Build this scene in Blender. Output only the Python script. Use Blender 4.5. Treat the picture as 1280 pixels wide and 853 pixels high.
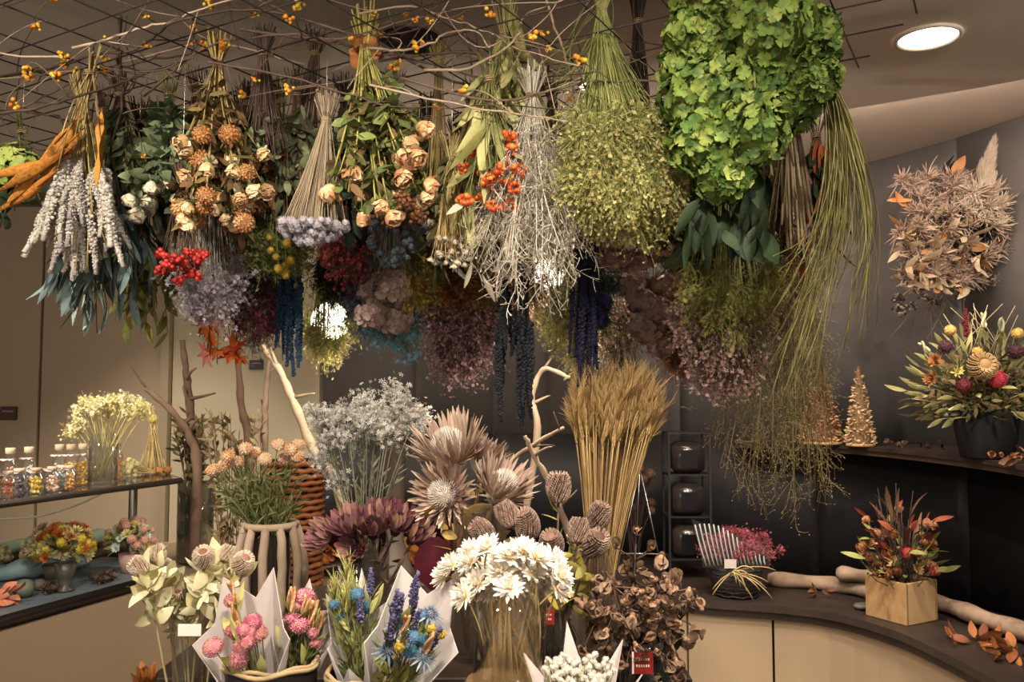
import bpy, math, random
import numpy as np
from mathutils import Vector, Matrix

for o in list(bpy.data.objects): bpy.data.objects.remove(o)
SC = bpy.context.scene
COL = SC.collection
rng = np.random.default_rng(11)
PI = math.pi

# ------------------------------------------------------------------ camera
FPX, PITCH, EYE = 1050.0, math.atan(66/1050.0), 1.5
cam = bpy.data.cameras.new('camera'); cam.sensor_width = 36; cam.lens = 36*FPX/1280
cam.clip_start = .05
camo = bpy.data.objects.new('camera', cam); COL.objects.link(camo)
camo.location = (0, 0, EYE); camo.rotation_euler = (PI/2+PITCH, 0, 0)
SC.camera = camo

# ------------------------------------------------------------------ world, exposure
w = bpy.data.worlds.new('ambient_fill'); SC.world = w; w.use_nodes = True
w.node_tree.nodes['Background'].inputs[0].default_value = (1.0, .89, .77, 1)   # even warm fill, added where the shop front is left open
w.node_tree.nodes['Background'].inputs[1].default_value = .8
SC.view_settings.view_transform = 'Standard'
SC.view_settings.look = 'None'
SC.view_settings.gamma = 1
SC.view_settings.use_curve_mapping = False
SC.view_settings.exposure = 0.55
LAMP_W = 92.0            # watts of one ceiling downlight
LAMP_COL = (1.0, .87, .72)

# ------------------------------------------------------------------ helpers: places
def P(px, py, Y):
    dx = (px-640)/FPX; dz = (426.5-py)/FPX
    s, c = math.sin(PITCH), math.cos(PITCH)
    t = Y/(c-dz*s)
    return Vector((dx*t, Y, EYE+(s+dz*c)*t))
def A3(v): return np.array(v, dtype=float)

# ------------------------------------------------------------------ helpers: materials
def lin(h):
    h = h.lstrip('#'); out = []
    for i in (0, 2, 4):
        c = int(h[i:i+2], 16)/255
        out.append(c/12.92 if c <= .04045 else ((c+.055)/1.055)**2.4)
    return (*out, 1)
MATS = {}
def mat(*cols, rough=.75, metal=0, noise=18.0, namp=.35, bump=0.0, spec=.3, sheen=0, name=None):
    """procedural material: colours picked per piece (attribute rnd + object random) with a noise grain"""
    key = (cols, rough, metal, noise, namp, bump, spec)
    if key in MATS: return MATS[key]
    m = bpy.data.materials.new(name or 'mat'); m.use_nodes = True
    nt = m.node_tree; N = nt.nodes; Lk = nt.links
    b = N['Principled BSDF']
    b.inputs['Roughness'].default_value = rough; b.inputs['Metallic'].default_value = metal
    b.inputs['Specular IOR Level'].default_value = spec
    tc = N.new('ShaderNodeTexCoord')
    nz = N.new('ShaderNodeTexNoise'); nz.inputs['Scale'].default_value = noise; nz.inputs['Detail'].default_value = 4
    Lk.new(tc.outputs['Object'], nz.inputs['Vector'])
    at = N.new('ShaderNodeAttribute'); at.attribute_name = 'rnd'
    oi = N.new('ShaderNodeObjectInfo')
    ad = N.new('ShaderNodeMath'); ad.operation = 'ADD'
    Lk.new(at.outputs['Fac'], ad.inputs[0]); Lk.new(oi.outputs['Random'], ad.inputs[1])
    pp = N.new('ShaderNodeMath'); pp.operation = 'PINGPONG'; pp.inputs[1].default_value = 1
    Lk.new(ad.outputs[0], pp.inputs[0])
    ns = N.new('ShaderNodeMath'); ns.operation = 'MULTIPLY_ADD'
    Lk.new(nz.outputs['Fac'], ns.inputs[0]); ns.inputs[1].default_value = namp*2
    mm = N.new('ShaderNodeMath'); mm.operation = 'SUBTRACT'
    Lk.new(pp.outputs[0], mm.inputs[0]); mm.inputs[1].default_value = namp
    Lk.new(mm.outputs[0], ns.inputs[2])
    cr = N.new('ShaderNodeValToRGB'); el = cr.color_ramp.elements
    n = len(cols)
    el[0].position = 0; el[0].color = lin(cols[0]); el[1].position = 1; el[1].color = lin(cols[-1])
    for i in range(1, n-1):
        e = el.new(i/(n-1)); e.color = lin(cols[i])
    Lk.new(ns.outputs[0], cr.inputs[0]); Lk.new(cr.outputs[0], b.inputs['Base Color'])
    if bump:
        bp = N.new('ShaderNodeBump'); bp.inputs['Strength'].default_value = bump; bp.inputs['Distance'].default_value = .004
        Lk.new(nz.outputs['Fac'], bp.inputs['Height']); Lk.new(bp.outputs[0], b.inputs['Normal'])
    MATS[key] = m
    return m
def emis(h, s):
    m = bpy.data.materials.new('lamp_glow'); m.use_nodes = True
    b = m.node_tree.nodes['Principled BSDF']; b.inputs['Base Color'].default_value = lin(h)
    b.inputs['Emission Color'].default_value = lin(h); b.inputs['Emission Strength'].default_value = s
    return m
def glass_mat(tint='#ffffff', rough=.02, op=.18):
    """thin clear vase glass: mostly see-through with a glossy coat"""
    m = bpy.data.materials.new('glass'); m.use_nodes = True
    nt = m.node_tree; N = nt.nodes; Lk = nt.links
    for n in list(N): N.remove(n)
    out = N.new('ShaderNodeOutputMaterial'); mix = N.new('ShaderNodeMixShader')
    tr = N.new('ShaderNodeBsdfTransparent'); tr.inputs[0].default_value = lin(tint)
    gl = N.new('ShaderNodeBsdfGlossy'); gl.inputs['Roughness'].default_value = rough
    fr = N.new('ShaderNodeLayerWeight'); fr.inputs['Blend'].default_value = op
    Lk.new(fr.outputs['Facing'], mix.inputs[0])
    Lk.new(tr.outputs[0], mix.inputs[1]); Lk.new(gl.outputs[0], mix.inputs[2])
    df = N.new('ShaderNodeBsdfDiffuse'); df.inputs[0].default_value = (.8, .8, .78, 1)      # pale diffuse share that paints in the bright glass edges
    m2 = N.new('ShaderNodeMixShader'); m2.inputs[0].default_value = .015
    Lk.new(mix.outputs[0], m2.inputs[1]); Lk.new(df.outputs[0], m2.inputs[2]); Lk.new(m2.outputs[0], out.inputs[0])
    return m

# ------------------------------------------------------------------ helpers: geometry
class Geo:
    def __init__(s): s.V = []; s.F = []; s.R = []; s.n = 0
    def add(s, V, Fs, R=.5, mi=0):
        V = np.asarray(V, float).reshape(-1, 3)
        s.V.append(V); s.R.append(np.broadcast_to(np.asarray(R, float), (len(V),)))
        for F in (Fs if isinstance(Fs, (list, tuple)) else [Fs]):
            F = np.asarray(F, int)
            if len(F): s.F.append((F+s.n, mi))
        s.n += len(V)
        return s
    def mesh(s, name, mats, smooth=True):
        me = bpy.data.meshes.new(name)
        if not s.V: return me
        V = np.concatenate(s.V); R = np.concatenate(s.R)
        me.vertices.add(len(V)); me.vertices.foreach_set('co', V.astype(np.float32).ravel())
        loops = np.concatenate([F.ravel() for F, _ in s.F])
        tot = np.concatenate([np.full(len(F), F.shape[1]) for F, _ in s.F])
        mi = np.concatenate([np.full(len(F), m) for F, m in s.F])
        st = np.concatenate([[0], np.cumsum(tot)[:-1]])
        me.loops.add(len(loops)); me.loops.foreach_set('vertex_index', loops.astype(np.int32))
        me.polygons.add(len(tot)); me.polygons.foreach_set('loop_start', st.astype(np.int32))
        me.polygons.foreach_set('material_index', mi.astype(np.int32))
        me.polygons.foreach_set('use_smooth', np.full(len(tot), bool(smooth)))
        a = me.attributes.new('rnd', 'FLOAT', 'POINT'); a.data.foreach_set('value', R.astype(np.float32))
        for m in (mats if isinstance(mats, (list, tuple)) else [mats]): me.materials.append(m)
        me.update(calc_edges=True)
        return me

def obj(name, data, parent=None, loc=None, M=None, label=None, cat=None, group=None, kind=None):
    o = bpy.data.objects.new(name, data); COL.objects.link(o)
    if parent is not None: o.parent = parent
    if M is not None: o.matrix_basis = M
    if loc is not None: o.location = loc
    if label: o['label'] = label
    if cat: o['category'] = cat
    if group: o['group'] = group
    if kind: o['kind'] = kind
    return o
def thing(name, label, cat, loc, group=None, rz=0):
    o = obj(name, None, None, loc, None, label, cat, group)
    o.empty_display_size = .05
    o.rotation_euler = (0, 0, rz)
    return o

def norm(v): return v/np.maximum(np.linalg.norm(v, axis=-1, keepdims=True), 1e-9)
def basis(d, roll):
    """rotation matrices whose Z column runs along d (N,3)"""
    d = norm(np.asarray(d, float).reshape(-1, 3)); roll = np.broadcast_to(roll, (len(d),))
    ref = np.where(np.abs(d[:, 2:3]) > .95, np.array([[1., 0, 0]]), np.array([[0, 0, 1.]]))
    x = norm(np.cross(ref, d)); y = np.cross(d, x)
    c, s = np.cos(roll)[:, None], np.sin(roll)[:, None]
    return np.stack([x*c+y*s, -x*s+y*c, d], axis=2)
def inst(g, T, loc, d, roll=0., sc=1., R=.5, mi=0):
    V, Fs = T
    loc = np.asarray(loc, float).reshape(-1, 3); n = len(loc)
    if n == 0: return g
    B = basis(np.broadcast_to(d, (n, 3)), roll)
    sc = np.asarray(sc, float)
    if sc.ndim < 2: S = np.broadcast_to(sc.reshape(-1, 1) if sc.ndim else sc, (n, 1))*np.ones((1, 3))
    else: S = sc
    B = B*S[:, None, :]
    W = np.einsum('nij,vj->nvi', B, V)+loc[:, None, :]
    k = len(V); off = (np.arange(n)*k)[:, None, None]
    R = np.repeat(np.broadcast_to(R, (n,)), k)
    g.add(W.reshape(-1, 3), [(F[None]+off).reshape(-1, F.shape[1]) for F in Fs], R, mi)
    return g
def MX(loc, d, roll=0., s=1.):
    B = basis([d], roll)[0]
    m = Matrix.Identity(4)
    for i in range(3):
        for j in range(3): m[i][j] = B[i, j]*s
    m.translation = Vector([float(q) for q in loc])
    return m
def tubes(g, paths, rad, k=4, R=.5, mi=0, cap=True):
    """paths (N,m,3); rad scalar, (m,) or (N,m)"""
    p = np.asarray(paths, float)
    if p.ndim == 2: p = p[None]
    N, m, _ = p.shape
    rad = np.broadcast_to(rad, (N, m))
    t = norm(np.gradient(p, axis=1))
    mean = norm(p[:, -1]-p[:, 0])
    ref = np.where(np.abs(mean[:, 2:3]) > .8, np.array([[1., .13, 0]]), np.array([[0, .1, 1.]]))[:, None, :]
    x = norm(np.cross(t, np.broadcast_to(ref, t.shape))); y = np.cross(t, x)
    a = np.arange(k)*2*PI/k
    V = p[:, :, None, :]+rad[:, :, None, None]*(x[:, :, None, :]*np.cos(a)[:, None]+y[:, :, None, :]*np.sin(a)[:, None])
    i = np.arange(m-1)[:, None]*k; j = np.arange(k)[None]; j2 = (j+1) % k
    F = np.stack([i+j, i+j2, i+k+j2, i+k+j], -1).reshape(-1, 4)
    off = (np.arange(N)*m*k)[:, None, None]
    Fs = [(F[None]+off).reshape(-1, 4)]
    if cap and k in (3, 4):
        e = np.stack([np.arange(k)[::-1], np.arange(k)+(m-1)*k])
        Fs.append((e[None]+off).reshape(-1, k))
    elif cap:
        e = []
        for base, rev in ((0, True), ((m-1)*k, False)):
            for q in range(1, k-1): e.append([base, base+q+1, base+q] if rev else [base, base+q, base+q+1])
        Fs.append((np.array(e)[None]+off).reshape(-1, 3))
    R = np.repeat(np.broadcast_to(R, (N,)), m*k)
    g.add(V.reshape(-1, 3), Fs, R, mi)
    return g
def bez(p0, p1, p2, m=6):
    t = np.linspace(0, 1, m)[None, :, None]
    p0, p1, p2 = [np.asarray(q, float).reshape(-1, 1, 3) for q in (p0, p1, p2)]
    return (1-t)**2*p0+2*t*(1-t)*p1+t*t*p2
def crom(pts, n=8):
    """smooth polyline through points"""
    p = np.asarray(pts, float); p = np.vstack([2*p[0]-p[1], p, 2*p[-1]-p[-2]])
    out = []
    for i in range(1, len(p)-2):
        for t in np.linspace(0, 1, n, endpoint=False):
            a, b, c, d = p[i-1:i+3]
            out.append(.5*((2*b)+(-a+c)*t+(2*a-5*b+4*c-d)*t*t+(-a+3*b-3*c+d)*t**3))
    out.append(p[-2])
    return np.array(out)
def lathe(g, prof, k=24, R=.5, mi=0, c=(0, 0, 0)):
    """prof list of (r,z)"""
    pr = np.asarray(prof, float); a = np.arange(k)*2*PI/k
    V = np.stack([pr[:, :1]*np.cos(a), pr[:, :1]*np.sin(a), np.repeat(pr[:, 1:], k, 1)], -1)+np.array(c)
    i = np.arange(len(pr)-1)[:, None]*k; j = np.arange(k)[None]; j2 = (j+1) % k
    F = np.stack([i+j, i+j2, i+k+j2, i+k+j], -1).reshape(-1, 4)
    g.add(V.reshape(-1, 3), F, R, mi); return g
def box(g, c, s, R=.5, mi=0, rz=0, bev=0):
    x, y, z = [q/2 for q in s]
    if bev:
        b = bev; V = []
        for zz, ins in ((-z, b), (-z+b, 0), (z-b, 0), (z, b)):
            for (sx, sy) in ((-1, -1), (1, -1), (1, 1), (-1, 1)):
                V.append((sx*(x-ins), sy*(y-ins), zz))
        F = [[3, 2, 1, 0], [12, 13, 14, 15]]
        for l in range(3):
            for q in range(4): F.append([l*4+q, l*4+(q+1) % 4, l*4+4+(q+1) % 4, l*4+4+q])
    else:
        V = [(-x, -y, -z), (x, -y, -z), (x, y, -z), (-x, y, -z), (-x, -y, z), (x, -y, z), (x, y, z), (-x, y, z)]
        F = [[3, 2, 1, 0], [4, 5, 6, 7], [0, 1, 5, 4], [1, 2, 6, 5], [2, 3, 7, 6], [3, 0, 4, 7]]
    V = np.array(V); c0, s0 = math.cos(rz), math.sin(rz)
    V = np.stack([V[:, 0]*c0-V[:, 1]*s0, V[:, 0]*s0+V[:, 1]*c0, V[:, 2]], -1)+np.array(c)
    g.add(V, np.array(F), R, mi); return g
def prism(g, poly, z0, z1, R=.5, mi=0):
    """vertical prism over a plan polygon given as front and back polylines of equal length: poly=(front, back)"""
    f, b = [np.asarray(q, float) for q in poly]; n = len(f)
    V = []
    for z in (z0, z1):
        for q in (f, b): V.append(np.column_stack([q, np.full(n, z)]))
    V = np.concatenate(V); i = np.arange(n-1)
    f0, b0, f1, b1 = i, i+n, i+2*n, i+3*n
    F = [np.stack([f1, f1+1, b1+1, b1], -1), np.stack([f0, b0, b0+1, f0+1], -1),
         np.stack([f0, f0+1, f1+1, f1], -1), np.stack([b0, b1, b1+1, b0+1], -1),
         np.array([[0, 2*n, 3*n, n], [n-1, 2*n-1, 4*n-1, 3*n-1]])]
    g.add(V, F, R, mi); return g

# ---- small templates: (V, [faces])
def leafT(w=.3, curl=.2, fold=.12, n=4, p=.8, wave=0, belly=.45):
    """leaf of length 1 along +Z, width w, curling to +Y"""
    V = []
    for i in range(n+1):
        t = i/n
        tt = t**(math.log(.5)/math.log(belly))
        h = w/2*max(math.sin(PI*min(max(tt, .02), .985)), 0)**p
        y = curl*t*t; z = t-.25*abs(curl)*t*t
        wv = wave*math.sin(t*9)
        V += [(-h, y+fold*h*2+wv*h, z), (0, y, z), (h, y+fold*h*2-wv*h, z)]
    F = []
    for i in range(n):
        a = i*3
        F += [[a, a+1, a+4, a+3], [a+1, a+2, a+5, a+4]]
    return np.array(V), [np.array(F)]
def ico(sub=0):
    t = (1+5**.5)/2
    V = [(-1, t, 0), (1, t, 0), (-1, -t, 0), (1, -t, 0), (0, -1, t), (0, 1, t), (0, -1, -t), (0, 1, -t), (t, 0, -1), (t, 0, 1), (-t, 0, -1), (-t, 0, 1)]
    F = [(0, 11, 5), (0, 5, 1), (0, 1, 7), (0, 7, 10), (0, 10, 11), (1, 5, 9), (5, 11, 4), (11, 10, 2), (10, 7, 6), (7, 1, 8), (3, 9, 4), (3, 4, 2), (3, 2, 6), (3, 6, 8), (3, 8, 9), (4, 9, 5), (2, 4, 11), (6, 2, 10), (8, 6, 7), (9, 8, 1)]
    V = [norm(np.array(v)) for v in V]
    for _ in range(sub):
        c = {}; NF = []
        def mid(a, b):
            k = (min(a, b), max(a, b))
            if k not in c: V.append(norm(V[a]+V[b])); c[k] = len(V)-1
            return c[k]
        for a, b, d in F:
            x, y, z = mid(a, b), mid(b, d), mid(d, a)
            NF += [(a, x, z), (b, y, x), (d, z, y), (x, y, z)]
        F = NF
    return np.array(V), [np.array(F)]
ICO0, ICO1, ICO2 = ico(0), ico(1), ico(2)
def starT(n=5, cup=.35, w=.55):
    V = [(0, 0, 0)]; F = []
    for i in range(n):
        a = i*2*PI/n
        for da, r, z in ((-w*PI/n, .7, cup*.5), (0, 1, cup), (w*PI/n, .7, cup*.5)):
            V.append((r*math.cos(a+da), r*math.sin(a+da), z))
        b = 1+i*3
        F.append([0, b, b+1, b+2])
    return np.array(V), [np.array(F)]
STAR5, STAR4 = starT(5), starT(4, .2, .8)
def fourpetalT():
    """hydrangea floret: four rounded overlapping petals"""
    V = [(0, 0, 0)]; F = []
    for i in range(4):
        a = i*PI/2; b = len(V)
        for da, r, z in ((-.85, .5, .12), (-.62, .98, .28), (0, 1.0, .08), (.62, .98, .28), (.85, .5, .12)):
            V.append((r*math.cos(a+da), r*math.sin(a+da), z))
        V.append((.62*math.cos(a), .62*math.sin(a), 0.02))
        c = b+5
        F += [[0, b, c], [b, b+1, c], [b+1, b+2, c], [b+2, b+3, c], [b+3, b+4, c], [b+4, 0, c]]
    return np.array(V), [np.array(F)]
FLORET = fourpetalT()
def fib(n, zmin=-1., zmax=1.):
    i = np.arange(n)+.5; z = zmin+(zmax-zmin)*i/n
    a = i*PI*(3-5**.5); r = np.sqrt(np.maximum(1-z*z, 0))
    return np.stack([r*np.cos(a), r*np.sin(a), z], -1)
def U(a, b, n=None): return rng.uniform(a, b, n)
def jit(d, s):
    d = np.asarray(d, float); return norm(d+rng.normal(0, s, d.shape))
# ------------------------------------------------------------------ the room
ZC, ZCOVE = 2.70, 2.80          # ceiling, raised rim of the ceiling along the curved wall
M_CEIL = mat('#b0a59b', '#b8ada2', rough=.9, noise=3, namp=.2)
M_CEILW = mat('#b9aca0', '#c0b3a6', rough=.9, noise=3, namp=.2)
M_DARK = mat('#605d5c', '#676462', '#595655', rough=.55, noise=6, namp=.3)
M_BLACK = mat('#1d1c1d', '#232122', rough=.5, noise=5, namp=.3)
M_BEIGE = mat('#9c8b74', '#a3927b', rough=.6, noise=2, namp=.2)
M_BEIGE2 = mat('#a99e86', '#b1a68d', rough=.6, noise=2, namp=.2)
M_CREAM = mat('#938068', '#99866e', rough=.55, noise=2, namp=.2)
M_SLAB = mat('#2b2320', '#352b27', '#251e1c', rough=.45, noise=9, namp=.4)
M_METAL = mat('#9a968f', '#b4b0a8', rough=.3, metal=1)
M_WIRE = mat('#2a2523', '#3a332f', rough=.5, metal=.6)
M_FLOOR = mat('#948573', '#a08f7b', rough=.4, noise=4)

g = Geo(); box(g, (0, 2, -.05), (9, 12, .1)); obj('floor', g.mesh('floor', M_FLOOR, False), label='brown stone shop floor', kind='structure')

WALL = crom([(-1.21, 5.36), (-.6, 5.6), (0, 5.65), (.6, 5.55), (1.06, 5.35), (1.45, 5.12), (1.75, 4.9), (2.02, 4.65), (2.3, 4.15), (2.42, 3.8), (2.5, 3.3), (2.55, 2.5), (2.56, 1.2), (2.56, -1)], 8)
def offset(c, d):
    t = norm(np.gradient(c, axis=0)); n = np.stack([-t[:, 1], t[:, 0]], -1)   # left of travel = outwards (away from the room)
    return c+n*d
def arc_at(c, px):
    r = c[:, 0]/c[:, 1]; q = (px-640)/FPX
    i = int(np.argmax((r >= q) & (c[:, 1] > .2)))
    return i
def sub(c, pa, pb, gap=.003):
    """piece of a plan curve between two picture columns, a joint's width apart"""
    s = np.concatenate([[0], np.cumsum(np.linalg.norm(np.diff(c, axis=0), axis=1))])
    ok = c[:, 1] > .3
    r = np.where(ok, c[:, 0]/np.maximum(c[:, 1], .3), 99)
    def at(px):
        if px is None: return None
        q = (px-640)/FPX; i = int(np.argmax(r >= q)); i = max(i, 1)
        f = (q-r[i-1])/(r[i]-r[i-1]+1e-9); return s[i-1]+f*(s[i]-s[i-1])
    a = 0 if pa is None else at(pa)+gap; b = s[-1] if pb is None else at(pb)-gap
    u = np.linspace(a, b, 14)
    return np.stack([np.interp(u, s, c[:, 0]), np.interp(u, s, c[:, 1])], -1)

g = Geo(); prism(g, (WALL, offset(WALL, .15)), 0, ZCOVE+.1)
wb = obj('wall_back', g.mesh('wall_back', mat('#77706a', '#7d766f', rough=.5)), label='curved dark grey panelled wall', kind='structure')
seams = [None, 520, 617, 682, 850, 1018, 1207, None]
for a, b in zip(seams[:-1], seams[1:]):
    c = sub(WALL, a, b); g = Geo(); prism(g, (offset(c, -.012), offset(c, .002)), 1.24, ZCOVE)
    obj('panel', g.mesh('panel', M_DARK), wb)
for a, b in zip([None, 617, 850, 1018, 1207], [617, 850, 1018, 1207, None]):  # black panel colour also takes in the shade under the wall shelf
    c = sub(WALL, a, b); g = Geo(); prism(g, (offset(c, -.014), offset(c, .002)), .42, 1.236)
    obj('lower_panel', g.mesh('lower_panel', M_BLACK), wb)

# beige wall on the left, in panels
g = Geo(); box(g, (-3.2, 5.42, 1.45), (4.0, .14, 2.9)); wl = obj('wall_left', g.mesh('wall_left', mat('#6b5d4c', rough=.6), False), label='beige panelled wall behind the glass shelves', kind='structure')
for x0, x1, m_ in ((-5.2, -3.0, M_BEIGE), (-2.98, -2.21, M_BEIGE), (-2.15, -1.22, M_BEIGE2)):
    g = Geo(); box(g, ((x0+x1)/2, 5.34, 1.35), (x1-x0, .03, 2.7), bev=.004); obj('panel', g.mesh('panel', m_, False), wl)
g = Geo(); box(g, (-2.18, 5.30, 1.35), (.05, .06, 2.7), bev=.006); obj('pilaster', g.mesh('pilaster', mat('#8d8068', '#94876f', rough=.5), False), wl)
g = Geo(); box(g, (-5.2, 2, 1.45), (.1, 8, 2.9)); obj('wall_side', g.mesh('wall_side', M_BEIGE, False), label='beige side wall of the shop', kind='structure')

# ceiling: flat main panel whose curved rim stops short of the wall; raised strip beyond it
EDGE = crom([(-6, 4.6), (-2, 4.55), (-.8, 4.5), (.2, 4.25), (.9, 3.85), (1.26, 3.58), (1.6, 3.37), (1.93, 3.16), (2.25, 2.85), (2.4, 2.3), (2.45, 1), (2.46, -1.2)], 8)
g = Geo(); bk = np.column_stack([EDGE[:, 0], np.full(len(EDGE), -1.2)]); prism(g, (bk, EDGE), ZC, ZC+.06)
obj('ceiling', g.mesh('ceiling', M_CEIL, False), label='smooth grey brown plaster ceiling', kind='structure')
g = Geo(); box(g, (0, 2, ZCOVE+.05), (12, 8, .1)); obj('ceiling_rim', g.mesh('ceiling_rim', M_CEILW, False), label='pale raised ceiling strip along the curved wall', kind='structure')

# low counter along the wall: dark top, cream fronts
CF = crom([(-1.2, 5.2), (-.5, 5.12), (0, 4.95), (.5, 4.62), (.93, 4.32), (1.29, 4.2), (1.52, 4.06), (1.67, 3.8), (1.73, 3.5), (1.76, 3.1), (1.78, 2.5), (1.79, 1.6)], 8)
idx = np.linspace(0, 1, len(CF)); s_ = np.concatenate([[0], np.cumsum(np.linalg.norm(np.diff(WALL, axis=0), axis=1))]); u_ = idx*(s_[-1]*.70)
CB = offset(np.stack([np.interp(u_, s_, WALL[:, 0]), np.interp(u_, s_, WALL[:, 1])], -1), -.016)
ct = thing('low_counter', 'low curved counter with dark top and cream fronts along the dark wall', 'counter', (0, 0, 0))
g = Geo(); prism(g, (CF, CB), .425, .46); obj('worktop', g.mesh('worktop', M_SLAB, False), ct)
g = Geo(); prism(g, (offset(CF, .02), CB), .385, .422); obj('lower_edge', g.mesh('lower_edge', M_SLAB, False), ct)
g = Geo(); prism(g, (offset(CF, .08), CB), .0, .383); obj('carcass', g.mesh('carcass', mat('#1d1916', rough=.6), False), ct)
for a, b in zip([None, 560, 700, 855, 960, 1330], [560, 700, 855, 960, 1330, None]):
    c = sub(offset(CF, .045), a, b, .006); g = Geo(); prism(g, (c, offset(c, .03)), .03, .38); obj('front_panel', g.mesh('front_panel', M_CREAM, False), ct)

# thin wall shelf, above the black panels
SF = crom([(1.30, 4.97), (1.55, 4.74), (1.74, 4.45), (1.87, 4.1), (1.93, 3.7), (1.94, 3.35), (1.92, 3.0), (1.90, 2.5), (1.9, 1.6)], 8)
i0 = np.argmin(np.linalg.norm(WALL-np.array((1.40, 5.13)), axis=1)); W2 = WALL[i0:]
s2 = np.concatenate([[0], np.cumsum(np.linalg.norm(np.diff(W2, axis=0), axis=1))]); u2 = np.linspace(0, 1, len(SF))*min(s2[-1], 3.9)
SB = offset(np.stack([np.interp(u2, s2, W2[:, 0]), np.interp(u2, s2, W2[:, 1])], -1), -.014)
sh = thing('wall_shelf', 'thin dark shelf following the curved grey wall', 'shelf', (0, 0, 0))
g = Geo(); prism(g, (SF, SB), 1.21, 1.23); obj('board', g.mesh('board', M_SLAB, False), sh)
g = Geo(); prism(g, (offset(SF, .012), SB), 1.185, 1.208); obj('under_board', g.mesh('under_board', mat('#3a2c24', '#44342a', rough=.5), False), sh)

# ------------------------------------------------------------------ ceiling lamps
M_RING = mat('#b0a59a', '#b8ada2', rough=.4)
def downlight(x, y, watts, label, on=True, size=.19, spot=100, aim=None, blend=.7):
    t = thing('ceiling_downlight', label, 'downlight', (x, y, ZC), None)
    r = size/2
    g = Geo(); lathe(g, [(r*1.13, -.001), (r*1.12, -.008), (r*1.0, -.010), (r*.96, -.004)], 32); obj('trim_ring', g.mesh('trim_ring', M_RING if on else M_BLACK), t)
    g = Geo(); lathe(g, [(r*.96, -.004), (r*.6, -.0045), (.001, -.005)], 32)
    obj('lens' if on else 'reflector', g.mesh('lens', emis('#ffe9cf', 9) if on else mat('#0d0c0c', rough=.5)), t)
    if on:
        L = bpy.data.lights.new('downlight_beam', 'SPOT'); L.energy = watts; L.color = LAMP_COL
        L.spot_size = math.radians(spot); L.spot_blend = blend; L.shadow_soft_size = r*.8
        lo = bpy.data.objects.new('downlight_beam', L); COL.objects.link(lo); lo.parent = t; lo.location = (0, 0, -.03)
        if aim is not None:
            d = Vector(aim)-Vector((x, y, ZC)); lo.rotation_euler = d.to_track_quat('-Z', 'Y').to_euler()
    return t
downlight(1.40, 2.757, LAMP_W*1.1, 'round white downlight lit in the ceiling above the wall shelf', spot=120)
downlight(.33, 3.2, LAMP_W*1.0, 'small downlight glowing behind the wire grid', spot=130, size=.14)
downlight(-.345, 2.78, 0, 'black unlit downlight in the ceiling behind the vines', on=False)
for x, y, k, aim, lab in ((-1.2, .75, 1.7, (-.9, 2.6, 1.5), 'downlight turned to the hanging grey spikes'),
                          (0, .55, 1.7, (-.1, 2.4, 1.4), 'downlight turned to the flower table'),
                          (1.1, .6, .7, (.55, 2.4, 1.8), 'downlight turned to the green hydrangeas'),
                          (-2.0, 2.0, 2.8, (-1.9, 3.3, 1.0), 'downlight over the glass shelves'),
                          (.45, 1.35, 1.3, (.05, 2.05, .95), 'downlight over the white strawflowers'),
                          (1.5, 1.5, 1.7, (2.0, 3.9, 1.6), 'downlight turned to the wall arrangement'),
                          (-1.95, 4.3, 1., (-2.1, 4.9, .5), 'downlight before the beige wall'),  # added lamp, brightens the back left, hidden behind the bunches
                          (-.78, 4.35, 1.1, (-.5, 5.0, .8), 'downlight before the back wall'),  # added to lift the dark back wall, out of sight
                          (1.0, 3.3, .9, (1.2, 4.5, .8), 'downlight over the low counter')):  # added fill for the counter area, kept unseen
    downlight(x, y, LAMP_W*k, lab, aim=aim, spot=50 if 'strawflowers' in lab else 75, blend=.8)
# opal globes hanging in front of the back wall
def globe(px, py, Y, r, watts, label):
    c = P(px, py, Y); t = thing('globe_pendant', label, 'pendant lamp', c)
    g = Geo(); inst(g, ICO2, [(0, 0, 0)], (0, 0, 1), 0, r); obj('glass_globe', g.mesh('glass_globe', emis('#fff1df', 6)), t)
    g = Geo(); lathe(g, [(.02, r*.9), (.028, r+.01), (.028, r+.045), (.006, r+.06)], 16); obj('lamp_holder', g.mesh('lamp_holder', M_BLACK), t)
    g = Geo(); tubes(g, [[(0, 0, r+.05), (0, 0, (ZCOVE if Y > 4.5 else ZC)-c.z)]], .004, 6); obj('cord', g.mesh('cord', M_BLACK), t)
    L = bpy.data.lights.new('globe_bulb', 'POINT'); L.energy = watts; L.color = LAMP_COL; L.shadow_soft_size = r
    lo = bpy.data.objects.new('globe_bulb', L); COL.objects.link(lo); lo.parent = t; lo.location = (0, 0, -r-.06)
globe(686, 343, 3.0, .055, 16, 'opal glass globe lamp glowing behind the white wiry bunch')
globe(413, 402, 3.25, .075, 8, 'opal glass globe lamp glowing behind the pale statice')
# warm lighting strip lying in the ceiling rim
q = EDGE[(EDGE[:, 0] > .2) & (EDGE[:, 0] < 2.42) & (EDGE[:, 1] > 2.3)]; q = offset(q, .012)
g = Geo(); tubes(g, [np.column_stack([q, np.full(len(q), ZC+.045)])], .006, 6)
obj('cove_light_strip', g.mesh('cove_light_strip', emis('#ffe8d6', 110)), label='thin warm light strip hidden along the ceiling rim', cat='light strip')
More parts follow.
